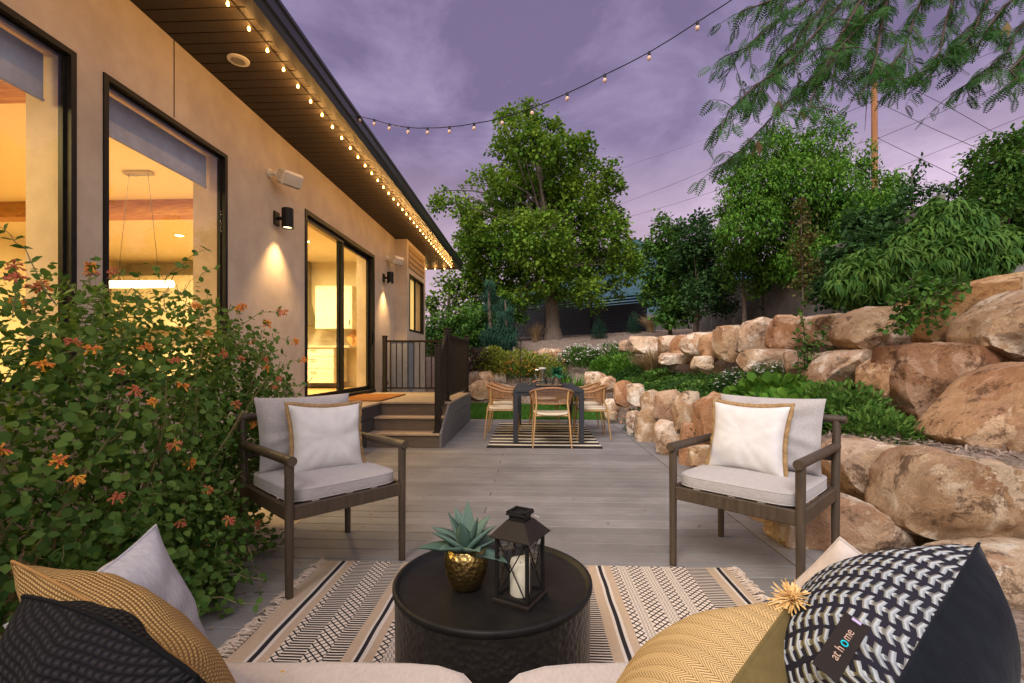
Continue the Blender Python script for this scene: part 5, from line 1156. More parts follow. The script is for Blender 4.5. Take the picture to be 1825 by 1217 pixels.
for i, (lab, pts_, D_, hd, tn) in enumerate((
 ('long ochre boulder on top, its left end under trailing leaves', [(415,215),(455,160),(520,140),(640,115),(700,90),(778,75),(860,90),(860,130),(778,150),(720,190),(650,240),(625,310),(560,325),(430,325),(405,270)], 4.35, .5, (.98,.74,.46)),
 ('tan boulder at the right edge, just below the long ochre one', [(630,300),(650,240),(720,190),(780,150),(860,120),(900,250),(860,390),(778,378),(700,355),(640,335)], 3.8, .4, TAN),
 ('large smooth dark brown boulder with a diagonal right side', [(350,335),(430,328),(560,322),(640,335),(710,370),(750,400),(700,450),(620,540),(560,610),(520,645),(450,625),(400,605),(375,540),(345,490),(345,400)], 3.95, .42, BRN),
 ('big orange boulder at the right edge, middle course', [(520,655),(560,600),(640,520),(700,455),(778,412),(880,380),(920,560),(900,700),(778,730),(650,715),(560,685)], 3.35, .42, ORG),
 ('narrow orange boulder left of the large dark brown one', [(248,430),(260,400),(300,375),(350,370),(352,400),(345,490),(375,545),(300,548),(262,520),(246,470)], 4.2, .25, ORG),
 ('light tan boulder in the bed, left of the narrow orange one', [(65,470),(75,420),(110,370),(150,350),(220,345),(285,365),(255,395),(245,430),(245,480),(160,490),(90,490)], 4.75, .4, PAL),
 ('rounded tan boulder of the top course beside the trailing vine', [(158,310),(165,265),(195,225),(240,200),(300,196),(330,210),(310,270),(320,340),(320,362),(265,368),(200,345)], 4.75, .35, TAN),
 ('tan boulder partly hidden by the trailing leaves', [(290,290),(330,240),(410,230),(420,320),(400,335),(350,362),(318,350)], 4.6, .25, PAL),
 ('blocky tan boulder, second in the top course from the vine', [(30,240),(70,225),(150,225),(190,230),(185,260),(165,290),(155,330),(100,335),(40,320)], 5.6, .35, TAN),
 ('cream white boulder just behind the right armchair', [(150,690),(200,668),(290,670),(360,700),(405,740),(370,790),(345,850),(325,910),(270,890),(200,850),(150,800),(120,740)], 3.2, .3, WHT),
 ('huge rounded tan boulder with a white streak, lowest at the right edge', [(330,930),(345,870),(370,790),(420,720),(490,695),(560,720),(700,740),(800,770),(920,800),(940,930),(900,1050),(778,1065),(640,1040),(480,1010),(390,985),(345,960)], 2.7, .34, (.92,.80,.66)),
 ('pale boulder at the deck edge under the right armchair', [(-60,1040),(-60,930),(30,890),(140,855),(200,865),(270,920),(330,960),(390,1040),(380,1080),(300,1105),(200,1080),(90,1050),(0,1050)], 2.85, .3, PAL),
 ('flat pale rock in the bottom right corner behind the black pillow back', [(560,1090),(660,1075),(778,1060),(940,1060),(1000,1200),(940,1340),(700,1340),(540,1200)], 2.3, .3, WHT))):
    stone(lab, pts_, D_, hd, tn, 300+i)
# stone rubble at the foot
# ============================================================ MULCH CHIPS
n = 15000; P = np.stack([rng.uniform(1.8, 9, n), rng.uniform(1.2, 20, n)], 1); P2 = np.stack([rng.uniform(-3, 9, 9000), rng.uniform(13.4, 21, 9000)], 1); P3 = np.stack([rng.uniform(1.9, 4, 5000), rng.uniform(1.5, 5, 5000)], 1); P = np.concatenate([P, P2, P3])
z = height(P[:, 0], P[:, 1]); k = z > .15; P = np.column_stack([P, z+.014])[k]; n = len(P); dd = rdir(n)*np.array([1, 1, .3]); 
V, Fq, T = place((np.array([(-.16, 0, 0), (.16, .05, 0), (.12, 1, 0), (-.14, .9, 0)]), np.array([(0, 1, 2, 3)])), P, dd, rdir(n)*.5+np.array([0, 0, 1]), .02+.03*rng.random(n), rng.random(n))
tag(npmesh('mulch_chips', V, Fq, T, mat('wood_chip', (.11, .075, .055), .95, (.16, .11, .08), 30, tint=(.32, .25, .2))), 'shredded bark mulch covering the beds and the slope', 'mulch', kind='stuff')

# ============================================================ GARDEN PLANTS
def bushlet(name, label, cat, c, r, n, tpl, ls, m, group, droop=.2, hgt=None, flowers=None, seed=0, stems=True):
    g = np.random.default_rng(seed); t = thing(name, label, cat, c, 0, group); hgt = hgt or r
    u = rdir(n, g); u[:, 2] = np.abs(u[:, 2]); rr = g.random(n)**.4; P = np.array(c)+u*rr[:, None]*np.array([r, r, hgt])
    dd = u*.9+rdir(n, g)*.6+np.array([0, 0, .5-droop]); V, Fq, T = place(tpl, P, dd, rdir(n, g)*.5+np.array([0, 0, 1]), ls*(.6+.7*g.random(n)), g.random(n)); npmesh('foliage', V, Fq, T, m, t)
    if stems:
        mb = MB(); gg = random.Random(seed)
        for i in range(7): a = gg.uniform(0, 6.28); mb.tube([c, Vector(c)+Vector((math.cos(a)*r*.5, math.sin(a)*r*.5, hgt*.8))], .005, 4)
        mb.build('stems', TWIG, t)
    if flowers:
        fm, nf, fs = flowers; u = rdir(nf, g); u[:, 2] = np.abs(u[:, 2])*.9+.25; P = np.array(c)+u*np.array([r, r, hgt])*1.02
        L = []
        for s in range(3): L.append(place(oval(.45, .02), P, rdir(nf, g)*np.array([1, 1, .25]), rdir(nf, g)*.3+np.array([0, 0, 1]), np.full(nf, fs), g.random(nf)))
        V, Fq, T = merge(L); npmesh('flowers', V, Fq, T, fm, t)['kind'] = 'stuff'
    return t
def grasst(name, label, cat, c, r, hgt, n, m, group, seed=0, wd=.02):
    g = np.random.default_rng(seed); t = thing(name, label, cat, c, 0, group); a = g.random(n)*6.28; sp = g.random(n)**.7*.9
    P = np.array(c)+np.stack([np.cos(a)*sp*r*.35, np.sin(a)*sp*r*.35, np.zeros(n)], 1); dd = np.stack([np.cos(a)*sp*r/hgt, np.sin(a)*sp*r/hgt, np.ones(n)], 1)
    V, Fq, T = place(curl(wd, .25), P, dd, np.stack([np.cos(a)*-1, np.sin(a)*-1, np.ones(n)*.6], 1), hgt*(.6+.5*g.random(n)), g.random(n)); npmesh('blades', V, Fq, T, m, t); return t
# ground cover in the bed between the two walls: nobody could count it
def cover(name, label, poly, n, m, ls, hh, tpl, seed, kind='ground cover'):
    g = np.random.default_rng(seed); Ps = []
    ys_ = g.uniform(poly[0], poly[1], n*2); lo = np.interp(ys_, *WXY)+.38; hi = np.interp(ys_, *UXY)+.02; xs = lo+(hi-lo)*g.random(n*2)
    dens = np.array([mnoise.noise(Vector((x*1.8, y*1.2, seed))) for x, y in zip(xs, ys_)]) > poly[2]; xs, ys_ = xs[dens][:n], ys_[dens][:n]; k = len(xs)
    hm = np.array([.5+.9*mnoise.noise(Vector((x*2.6, y*2.2, 9+seed))) for x, y in zip(xs, ys_)]); hm = np.clip(hm, .15, 1.2)
    P = np.column_stack([xs, ys_, height(xs, ys_)+hh*hm*g.random(k)**.7]); dd = rdir(k, g)*np.array([1, 1, .5])+np.array([0, 0, .25])
    V, Fq, T = place(tpl, P, dd, rdir(k, g)*.5+np.array([0, 0, 1]), ls*(.6+.7*g.random(k)), g.random(k)*.7+.3*(hm > .7)); tag(npmesh(name, V, Fq, T, m), label, kind, kind='stuff')
cover('ground_cover', 'low mass of small green leaves filling the bed between the boulder walls', (4.0, 10.5, -.3), 26000, LF_GRN, .065, .22, oval(.38, .06), 3)
cover('ground_cover', 'darker fine ferny foliage spread through the raised bed', (4.0, 12.5, -.35), 30000, LF_MID, .05, .26, oval(.25, .06), 5)
cover('low_foliage', 'dull grey green foliage in patches of the bed', (5.2, 12.8, -.35), 15000, LF_DARK, .07, .3, curl(.06, .2), 8)
PL = 'plants of the raised bed'
Y = lambda px, py, D: (lambda p: (p.x, p.y, gz(p.x, p.y)-.02))(W(px, py, D))
bushlet('white_yarrow', 'white flowering perennial in front of the climbing vine, on the bed', 'flower', Y(1375, 655, 5.9), .42, 700, frond(6), .09, LF_MID, PL, hgt=.34, flowers=(PETW, 190, .024), seed=1)
bushlet('white_yarrow', 'white flowering perennial left of the vine, low among green leaves', 'flower', Y(1325, 655, 6.5), .36, 600, frond(6), .09, LF_DARK, PL, hgt=.30, flowers=(PETW, 130, .022), seed=2)
bushlet('white_daisies', 'mound of white daisies above the lawn, right of the flat stone', 'flower', YG(1035, 655, 10), .72, 1500, oval(.2, .05), .10, LF_MID, PL, hgt=.62, flowers=(PETW, 260, .045), seed=3)
bushlet('white_daisies', 'second mound of white daisies farther right, near the top boulder row', 'flower', YG(1092, 650, 10), .7, 1300, oval(.2, .05), .10, LF_MID, PL, hgt=.62, flowers=(PETW, 240, .042), seed=4)
bushlet('leafy_clump', 'bright green leafy clump behind the right dining chairs', 'plant', YG(1118, 668, 8), .5, 1100, oval(.3, .05), .08, LF_BRIGHT, PL, hgt=.55, seed=5)
bushlet('leafy_clump', 'bright green clump right of the daisies, over the lower wall', 'plant', YG(1080, 664, 9), .5, 1100, oval(.3, .05), .08, LF_BRIGHT, PL, hgt=.5, seed=6)
grasst('ornamental_grass', 'dry pinkish grass clump standing in the middle of the bed', 'grass clump', YG(1163, 668, 7.5), .55, .68, 520, LF_STRAW, PL, 7, .012)
grasst('ornamental_grass', 'dry tan grass leaning by the fence at the top of the slope', 'grass clump', YG(1160, 592, 12), .6, .9, 240, LF_STRAW, PL, 8, .012)
grasst('spiky_grass', 'upright green spiky grass right of the dining table', 'grass clump', Y(1022, 690, 11.4), .5, .95, 200, LF_BRIGHT, PL, 9, .03)
grasst('spiky_grass', 'upright green spiky grass right behind the far dining chair', 'grass clump', Y(995, 690, 12.8), .5, .9, 170, LF_MID, PL, 10, .03)
bushlet('orange_flowers', 'low plant with orange and white flowers at the deck edge by the right dining chairs', 'flower', (1.80, 7.75, .0), .33, 620, oval(.3, .05), .05, LF_MID, PL, hgt=.42, flowers=(PETO, 24, .04), seed=11)
bushlet('white_flowers', 'small white flowers spilling onto the deck edge before the lower wall', 'flower', (1.72, 7.1, .0), .22, 340, oval(.3, .05), .045, LF_DARK, PL, hgt=.25, flowers=(PETW, 50, .028), seed=12)
bushlet('dark_sprig', 'dark little leafy sprig growing between the boulders behind the left armrest', 'plant', (1.86, 5.2, .28), .20, 420, oval(.35, .05), .035, LF_DARK, PL, hgt=.2, seed=13)
def fy(px, D, z=.0): p = W(px, 645, D); return (p.x, p.y, max(gz(p.x, p.y)-.02, z))
bushlet('yellow_green_shrub', 'yellow flowering low shrub left of the dining table, behind the lawn', 'shrub', YG(925, 668, 10), .85, 1500, oval(.3, .05), .09, LF_YEL, PL, hgt=.75, seed=14)
bushlet('yellow_green_shrub', 'variegated pale green shrub by the grey rocks behind the lawn', 'shrub', YG(878, 664, 10), .6, 900, oval(.4, .05), .1, LF_YEL, PL, hgt=.75, seed=15)
bushlet('orange_flowers', 'band of small orange flowers behind the lawn left of the table', 'flower', fy(925, 13.4, .0), .55, 700, oval(.25, .05), .07, LF_MID, PL, hgt=.48, flowers=(PETO, 90, .05), seed=16)
bushlet('yellow_green_shrub', 'low green and yellow shrub behind the table, beside the flat white stone', 'shrub', YG(968, 668, 10), .75, 1300, oval(.3, .05), .08, LF_YEL, PL, hgt=.6, flowers=(PETO, 40, .05), seed=17)
bushlet('dark_red_shrub', 'dark brown leaved shrub just right of the landing railing', 'shrub', YG(852, 664, 10), .75, 1300, oval(.3, .05), .09, mat('leaf_brown', (.05, .035, .03), .7, (.07, .05, .04), 5), PL, hgt=.75, seed=18)
bushlet('conifer_shrub', 'small round dark conifer on the slope in front of the fence', 'conifer', YG(1068, 604, 12), .30, 1700, curl(.05, .1), .10, LF_CON, 'small conifers on the slope', hgt=.78, droop=-.3, seed=19)
bushlet('conifer_shrub', 'small upright conifer beside the dry grass near the fence', 'conifer', YG(1130, 594, 12), .27, 1500, curl(.05, .1), .10, LF_CON, 'small conifers on the slope', hgt=.85, droop=-.3, seed=20)
grasst('dry_weeds', 'dry tan weeds at the foot of the big tree', 'weeds', YG(955, 608, 12), .6, .85, 150, LF_STRAW, PL, 21, .01)
bushlet('fern_clump', 'ferny green clump in the mulch below the large dark brown boulder', 'plant', (2.75, 3.95, .50), .36, 1500, oval(.22, .05), .05, LF_GRN, PL, hgt=.24, seed=22)
bushlet('fern_clump', 'ferny green clump left of the narrow orange boulder', 'plant', (2.75, 4.35, .62), .42, 1600, oval(.22, .05), .05, LF_GRN, PL, hgt=.32, seed=23)
bushlet('broad_leaf_clump', 'broad bright leaves right behind the right armchair', 'plant', (2.35, 4.5, .52), .42, 520, oval(.42, .05), .10, LF_BRIGHT, PL, hgt=.30, seed=24)
bushlet('broad_leaf_clump', 'broad bright leaves in the bed before the light tan boulder', 'plant', (2.6, 5.2, .60), .5, 600, oval(.42, .05), .11, LF_BRIGHT, PL, hgt=.33, seed=25)
# trailing vine over the top boulders
def vine(name, label, paths, n, ls, m, cat='vine', seed=1, pairs=True, stemr=.006, sp=.05):
    g = np.random.default_rng(seed); t = thing(name, label, cat, paths[0][0]); mb = MB(); Ps = []; Ds = []
    for pth in paths:
        pth = [Vector(p) for p in pth]; mb.tube(pth, [stemr*(1-.7*i/(len(pth)-1)) for i in range(len(pth))], 5)
        for a, b in zip(pth[:-1], pth[1:]):
            k = max(1, int((b-a).length/sp))
            for i in range(k):
                p = a.lerp(b, i/k); d = (b-a).normalized()
                for _ in range(n): Ps.append(p+Vector(g.normal(size=3))*sp*.5); Ds.append(Vector(g.normal(size=3))+d*.4)
    mb.build('stem', TWIG, t, smooth=True, world=True); P = np.array([tuple(p) for p in Ps]); k = len(P)
    V, Fq, T = place(oval(.36, .06), P, np.array([tuple(d) for d in Ds]), rdir(k, g)*.5+np.array([0, 0, 1]), ls*(.6+.7*g.random(k)), g.random(k)); npmesh('leaves', V, Fq, T, m, t); return t
rv = random.Random(8); paths = []
for i in range(22):
    a = W(rv.uniform(1610, 1720), rv.uniform(492, 520), rv.uniform(4.0, 4.3)); x = rv.uniform(1570, 1680); b = W(x, rv.uniform(540, 600), rv.uniform(3.85, 4.1)); paths.append([a, a.lerp(b, .5)+Vector((0, -.06, .08)), b])
for i in range(6): a = W(1620, 560, 4.05); b = W(rv.uniform(1565, 1640), rv.uniform(580, 612), 3.95); paths.append([a, a.lerp(b, .5)+Vector((0, -.05, .03)), b])
vine('trailing_vine', 'green leafy vine trailing down over the top orange boulder', paths, 4, .055, LF_MID, seed=4)
paths = []
for i in range(9):
    a = W(rv.uniform(1415, 1440), 690, 5.0); b = W(rv.uniform(1395, 1500), rv.uniform(560, 640), rv.uniform(4.9, 5.3)); paths.append([a, a.lerp(b, .5)+Vector((rv.uniform(-.06, .06), 0, .05)), b])
paths.append([W(1432, 690, 5.1), W(1436, 620, 5.15), W(1430, 560, 5.2), W(1434, 520, 5.2)])
vine('climbing_vine', 'slender dark leafy shrub rising from the bed before the top boulders', paths, 5, .05, LF_MID, 'shrub', seed=6)

# ============================================================ FENCES AND WALLS BEYOND
def fence(name, label, A, B, hgt, nb, seed):
    A, B = Vector(A), Vector(B); t = thing(name, label, 'fence', A); n = int((B-A).length/2.3); d = (B-A).normalized(); M_ = d.to_track_quat('X', 'Z').to_matrix().to_4x4()
    col = mat('fence_charcoal', (.008, .008, .011), .7, (.013, .013, .017), 6)
    for i in range(n+1): p = A.lerp(B, i/n); m_ = MB(); m_.box(p+Vector((0, 0, hgt/2+.05)), (.11, .11, hgt+.5), rotz(math.atan2(d.y, d.x))); m_.build('post', col, t, world=True)
    for i in range(n):
        a, b = A.lerp(B, i/n), A.lerp(B, (i+1)/n); m_ = MB(); dd = (b-a); Mx = Matrix(((dd.x/dd.length, -d.y, 0, 0), (dd.y/dd.length, d.x, 0, 0), (dd.z/dd.length, 0, 1, 0), (0, 0, 0, 1)))
        for k in range(nb):
            solid = k < nb-3; z = hgt*(k+.5)/nb; th = hgt/nb*(.97 if solid else .55); m_.box((a+b)/2+Vector((0, 0, z)), (dd.length-.1, .03, th), Mx)
        m_.build('board_panel', col, t, world=True)
    return t
fa = W(900, 612, 25.5); fb = W(1150, 592, 20.0); fa.z = gz(fa.x, fa.y)-.1; fb.z = gz(fb.x, fb.y)-.1
fence('slat_fence', 'dark charcoal board fence with open top slats climbing the slope behind the big tree', fa, fb, 1.75, 14, 1)
bw = thing('concrete_wall', 'plain grey concrete panel wall standing behind the trees on the right', 'wall', (6.3, 12, 1.4))
for i in range(9):
    ya = 7.5+1.9*i; m_ = MB(); z0 = 1.2+.02*i; m_.span((6.25+.02*i, ya+.02, z0), (6.41+.02*i, ya+1.88, 3.55+.0*i), bev=.01); m_.build('wall_panel', GWALL, bw, world=True)
    m_ = MB(); m_.span((6.17+.02*i, ya-.12, z0), (6.248+.02*i, ya+.12, 3.66), bev=.01); m_.build('pier', GWALL, bw, world=True)
nh = thing('neighbour_house', 'grey house with low blue grey roof seen above the wall through the trees', 'house', (15, 17, 2))
hx0, hy0 = 12.5, 15.5; m_ = MB(); m_.span((hx0, hy0, 1.5), (hx0+9, hy0+9, 5.9)); m_.build('wall', GWALL, nh, world=True)
m_ = MB(); m_.add([(hx0-.6, hy0-.6, 5.9), (hx0+9.6, hy0-.6, 5.9), (hx0+9.6, hy0+9.6, 5.9), (hx0-.6, hy0+9.6, 5.9), (hx0+3, hy0+4.5, 7.2), (hx0+6, hy0+4.5, 7.2)], [(0, 1, 5, 4), (1, 2, 5), (2, 3, 4, 5), (3, 0, 4), (0, 3, 2, 1)]); m_.build('roof', mat('slate_roof', (.2, .22, .27), .8), nh, world=True)
fh = thing('distant_house', 'low pale house roof glimpsed beyond the fence left of the big tree', 'house', (0, 60, 3)); c = W(905, 560, 62)
m_ = MB(); m_.span((c.x-6, c.y, 2), (c.x+5, c.y+8, 7.2)); m_.build('wall', STUCCO, fh, world=True)
m_ = MB(); a, b, z = c.x-6.6, c.x+5.6, 7.25; m_.add([(a, c.y-.6, z), (b, c.y-.6, z), (b, c.y+8.6, z), (a, c.y+8.6, z), (a+4, c.y+4, z+2), (b-4, c.y+4, z+2)], [(0, 1, 5, 4), (1, 2, 5), (2, 3, 4, 5), (3, 0, 4), (0, 3, 2, 1)]); m_.build('roof', MATS['slate_roof'], fh, world=True)

# ============================================================ TREES
def pb(lst, D, jit=.5, seed=1):
    g = random.Random(seed); r = []
    for px, py, rp in lst: d_ = D+g.uniform(-jit, jit); p = W(px, py, d_); r.append((p.x, p.y, p.z, rp*d_/FP))
    return r
b_ = Y(986, 604, 18); top = W(955, 230, 18)
main = [(890, 200, 10), (893, 216, 14), (912, 214, 20), (948, 205, 22), (985, 235, 24), (925, 245, 34), (968, 262, 30), (900, 268, 26), (1005, 272, 30), (1040, 262, 24), (945, 300, 48), (1000, 320, 46), (1050, 310, 34), (1092, 292, 16), (1088, 330, 24),
    (880, 322, 28), (900, 350, 44), (960, 360, 56), (1020, 370, 56), (1070, 380, 40), (790, 352, 16), (812, 362, 20), (840, 375, 30), (860, 410, 40), (905, 420, 52), (960, 430, 60), (1020, 435, 56), (1075, 430, 46), (1115, 440, 24),
    (845, 450, 36), (890, 475, 42), (940, 490, 46), (1010, 492, 48), (1065, 482, 42), (1110, 478, 30), (1140, 470, 16), (850, 492, 30), (975, 492, 34), (1045, 518, 28), (915, 532, 26), (1095, 520, 20), (1060, 540, 16), (780, 368, 12), (1098, 400, 22), (1125, 470, 22), (830, 440, 24), (820, 330, 8), (842, 316, 8)]
bl = pb(main, 18, 1.6, 3)
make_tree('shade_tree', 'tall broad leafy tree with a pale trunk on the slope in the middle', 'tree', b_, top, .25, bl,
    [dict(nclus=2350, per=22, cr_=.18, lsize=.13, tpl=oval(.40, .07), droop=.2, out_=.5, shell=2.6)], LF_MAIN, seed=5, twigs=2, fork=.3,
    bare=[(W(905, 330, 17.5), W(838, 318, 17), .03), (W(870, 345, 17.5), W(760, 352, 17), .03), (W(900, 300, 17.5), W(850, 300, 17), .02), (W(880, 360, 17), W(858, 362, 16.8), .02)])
def t2(name, lab, base, toppx, D, r, lst, nc, per, ls, m, tpl=None, jit=.6, seed=1, cr=.16, droop=.2, shell=2.0, fork=.35, tw=0, grp=None, cat='tree'):
    return make_tree(name, lab, cat, base, W(toppx[0], toppx[1], D), r, pb(lst, D, jit, seed), [dict(nclus=nc, per=per, cr_=cr, lsize=ls, tpl=tpl or oval(.36, .06), droop=droop, shell=shell)], m, seed=seed, fork=fork, twigs=tw, group=grp)
# behind left: shrubs and conifers by the house end
t2('leafy_tree', 'loose branched small tree against the sky at the end of the eave', Y(800, 640, 20), (800, 500), 20, .12, [(775, 535, 18), (800, 505, 22), (828, 498, 18), (845, 520, 24), (870, 520, 26), (810, 545, 30), (880, 545, 28), (765, 560, 16), (855, 480, 16), (900, 510, 20)], 330, 11, .15, LF_MAIN, seed=11, cr=.2, tw=2)
t2('dense_shrub', 'dense green shrub mass behind the railing', Y(790, 660, 17), (790, 570), 17, .10, [(770, 590, 28), (800, 580, 30), (830, 585, 30), (780, 625, 32), (820, 620, 36), (850, 610, 30), (860, 580, 26), (765, 650, 25), (800, 655, 28)], 620, 14, .12, LF_MID, seed=12, cr=.14, jit=.8, cat='shrub')
t2('dense_shrub', 'bright green shrub left of the weeping conifer', Y(850, 650, 18), (850, 560), 18, .08, [(845, 560, 26), (875, 575, 24), (850, 600, 26), (840, 640, 22), (865, 645, 24), (905, 555, 18), (925, 560, 16)], 380, 13, .11, LF_BRIGHT, seed=13, cr=.14, cat='shrub')
t2('weeping_conifer', 'tall dark blue green weeping conifer, left of the pair before the fence', Y(874, 640, 16.5), (872, 500), 16.5, .09, [(872, 505, 8), (872, 525, 12), (874, 548, 14), (870, 572, 17), (876, 598, 19), (868, 622, 20)], 420, 15, .13, LF_CON, tpl=curl(.07, .5), seed=14, cr=.12, droop=.9, grp='weeping conifers', cat='conifer')
t2('weeping_conifer', 'dark blue green weeping conifer right of the other, nearer the fence', Y(903, 640, 16), (900, 535), 16, .09, [(897, 540, 10), (902, 556, 14), (898, 578, 17), (904, 600, 20), (900, 622, 21)], 420, 15, .13, LF_CON, tpl=curl(.07, .5), seed=15, cr=.12, droop=.9, grp='weeping conifers', cat='conifer')
# right hand row
t2('small_tree', 'slender tree with feathery crown right of the fence end', Y(1195, 588, 15), (1190, 390), 15, .06, [(1160, 440, 18), (1178, 400, 16), (1195, 430, 30), (1215, 470, 38), (1178, 480, 30), (1165, 520, 26), (1205, 530, 36), (1235, 510, 30), (1190, 560, 24), (1225, 555, 22)], 620, 13, .12, LF_MID, seed=16, cr=.16, tw=1)
t2('small_tree', 'bushy dark green tree with several stems between the feathery one and the big curly one', Y(1240, 590, 13.5), (1245, 400), 13.5, .07, [(1215, 402, 16), (1245, 398, 20), (1270, 385, 12), (1240, 430, 34), (1275, 440, 34), (1225, 460, 32), (1260, 485, 40), (1295, 490, 30), (1245, 530, 34), (1285, 540, 28)], 640, 13, .10, LF_DARK, seed=17, cr=.14, tw=1)
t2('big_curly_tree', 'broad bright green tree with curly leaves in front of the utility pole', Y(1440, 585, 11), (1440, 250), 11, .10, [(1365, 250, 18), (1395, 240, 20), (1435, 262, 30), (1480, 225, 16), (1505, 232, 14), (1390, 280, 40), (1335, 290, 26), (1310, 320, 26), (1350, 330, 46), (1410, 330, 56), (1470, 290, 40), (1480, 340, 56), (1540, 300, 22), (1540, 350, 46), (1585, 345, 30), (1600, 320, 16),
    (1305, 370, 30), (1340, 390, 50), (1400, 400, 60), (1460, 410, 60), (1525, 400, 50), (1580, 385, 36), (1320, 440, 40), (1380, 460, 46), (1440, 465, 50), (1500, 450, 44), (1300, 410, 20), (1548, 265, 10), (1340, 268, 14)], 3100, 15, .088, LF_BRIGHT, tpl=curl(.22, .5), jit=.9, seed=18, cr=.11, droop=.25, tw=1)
t2('thin_tree', 'thin stemmed tree whose trunk stands before the concrete wall', Y(1327, 588, 12), (1325, 430), 12, .055, [(1300, 470, 22), (1330, 460, 26), (1355, 480, 22), (1310, 500, 18), (1350, 510, 20)], 150, 12, .1, LF_MID, seed=19, cr=.14)
t2('thin_tree', 'second thin stemmed dark tree right of the first, before the concrete wall', Y(1400, 585, 12.4), (1395, 440), 12.4, .05, [(1375, 500, 26), (1400, 520, 24), (1385, 545, 20), (1420, 530, 22), (1440, 500, 20)], 260, 12, .1, LF_DARK, seed=20, cr=.14)
t2('young_tree', 'young sapling with yellowish and russet leaves behind the top boulders', Y(1432, 600, 8.2), (1428, 365), 8.2, .018, [(1425, 365, 8), (1430, 390, 12), (1435, 420, 14), (1418, 440, 12), (1432, 460, 16), (1450, 480, 12), (1428, 500, 14), (1440, 530, 10), (1465, 410, 5)], 120, 8, .065, LF_RED, seed=21, cr=.09, jit=.1)
t2('dark_tree', 'dark bushy growth behind the drooping shrub', Y(1520, 570, 8.3), (1540, 430), 8.3, .06, [(1490, 470, 24), (1515, 495, 26), (1545, 440, 34), (1585, 425, 32), (1500, 530, 20), (1470, 520, 20), (1530, 400, 24), (1570, 400, 24), (1620, 420, 20)], 520, 13, .09, LF_DARK, seed=22, cr=.13)
dro = [(1498, 490, 14), (1520, 478, 22), (1555, 468, 28), (1590, 468, 30), (1630, 458, 32), (1600, 440, 20), (1665, 430, 34), (1530, 500, 30), (1570, 505, 34), (1610, 500, 32), (1500, 510, 18), (1545, 530, 22), (1660, 470, 34), (1695, 455, 28), (1640, 410, 24), (1690, 395, 30), (1725, 400, 30), (1660, 375, 18), (1700, 365, 16), (1740, 435, 26), (1780, 430, 28), (1805, 440, 24), (1730, 470, 22), (1770, 470, 20)]
t2('drooping_shrub', 'large bright green shrub with long hanging leaves above the top boulders', Y(1640, 500, 6.4), (1640, 420), 6.2, .05, dro, 1500, 16, .135, LF_MID, tpl=curl(.13, .8), jit=.45, seed=23, cr=.025, droop=.7, shell=3.0, cat='shrub')
t2('right_tree', 'olive green tree filling the right edge below the hanging branches', Y(1790, 470, 7.6), (1780, 280), 7.4, .09, [(1730, 285, 14), (1760, 270, 20), (1800, 255, 22), (1835, 240, 20), (1790, 300, 36), (1750, 320, 30), (1830, 310, 36), (1720, 330, 16), (1780, 350, 40), (1830, 370, 40), (1740, 365, 28), (1790, 400, 36), (1840, 420, 36), (1880, 330, 50), (1880, 420, 50)], 1300, 14, .075, LF_MID, seed=24, cr=.09, tw=2, tpl=oval(.26, .06))
t2('pointed_shrub', 'few upright leafy shoots against the sky beside the utility pole', Y(1625, 440, 8.5), (1625, 300), 8.5, .03, [(1610, 360, 14), (1625, 320, 10), (1640, 290, 7), (1650, 345, 10), (1675, 340, 9), (1620, 345, 14), (1700, 345, 10)], 90, 9, .085, LF_DARK, tpl=oval(.24, .06), seed=25, cr=.09, jit=.2, tw=2)
n = 9                                            # background treeline behind the fence
for i, (px, py, D, w_) in enumerate([(700, 600, 34, 60), (950, 560, 34, 46), (1010, 560, 36, 40)]):
    t2('far_tree', ['dim tree seen between the house end and the conifers', 'dim tree behind the fence left of the trunk', 'dim tree behind the fence right of the trunk'][i], W(px, 640, D), (px, py-30), D, .15, [(px-w_*.4, py, w_*.5), (px+w_*.4, py+5, w_*.5), (px, py-20, w_*.5)], 160, 12, .28, LF_DARK, seed=60+i, cr=.4)

# ---------------- hanging branches of the locust tree (trunk stands off to the right)
lt_ = thing('locust_tree', 'fine leaved tree whose hanging branches fill the upper right sky', 'tree', (5.2, 2.4, 1.6))
rb = random.Random(31); mb = MB(); mb.tube([(5.2, 2.4, 1.3), (5.15, 2.5, 2.6), (4.9, 2.7, 3.9), (4.6, 3.0, 4.8)], [.14, .12, .10, .07], 12)
BR = [[(1590, -40), (1571, 40), (1562, 100), (1553, 130), (1531, 179)], [(1560, -40), (1530, 40), (1490, 100), (1440, 150), (1395, 190), (1350, 235), (1300, 290)], [(1520, -40), (1440, 0), (1380, 40), (1330, 85), (1290, 100)],
      [(1540, -40), (1470, 40), (1410, 110), (1350, 150), (1300, 195), (1285, 230)], [(1710, -40), (1685, 40), (1676, 90), (1650, 125), (1590, 150)], [(1850, 10), (1810, 60), (1795, 95), (1750, 130), (1715, 155)],
      [(1660, -40), (1630, 30), (1615, 80), (1590, 115), (1560, 135)], [(1780, -40), (1750, 20), (1735, 60), (1700, 90), (1660, 120)], [(1500, -40), (1460, 20), (1430, 60), (1390, 110), (1350, 170), (1330, 210)], [(1850, -30), (1790, 10), (1760, 50), (1740, 90)],
      [(1470, -40), (1400, -10), (1350, 10), (1320, 20)], [(1600, -40), (1570, 10), (1530, 50), (1500, 80), (1470, 130)], [(1840, 60), (1825, 100), (1800, 125), (1815, 140)], [(1545, -20), (1500, 60), (1470, 120), (1450, 165), (1440, 200)]]
P = []; DD = []; US = []; SS = []
limb0 = Vector((4.6, 3.0, 4.8))
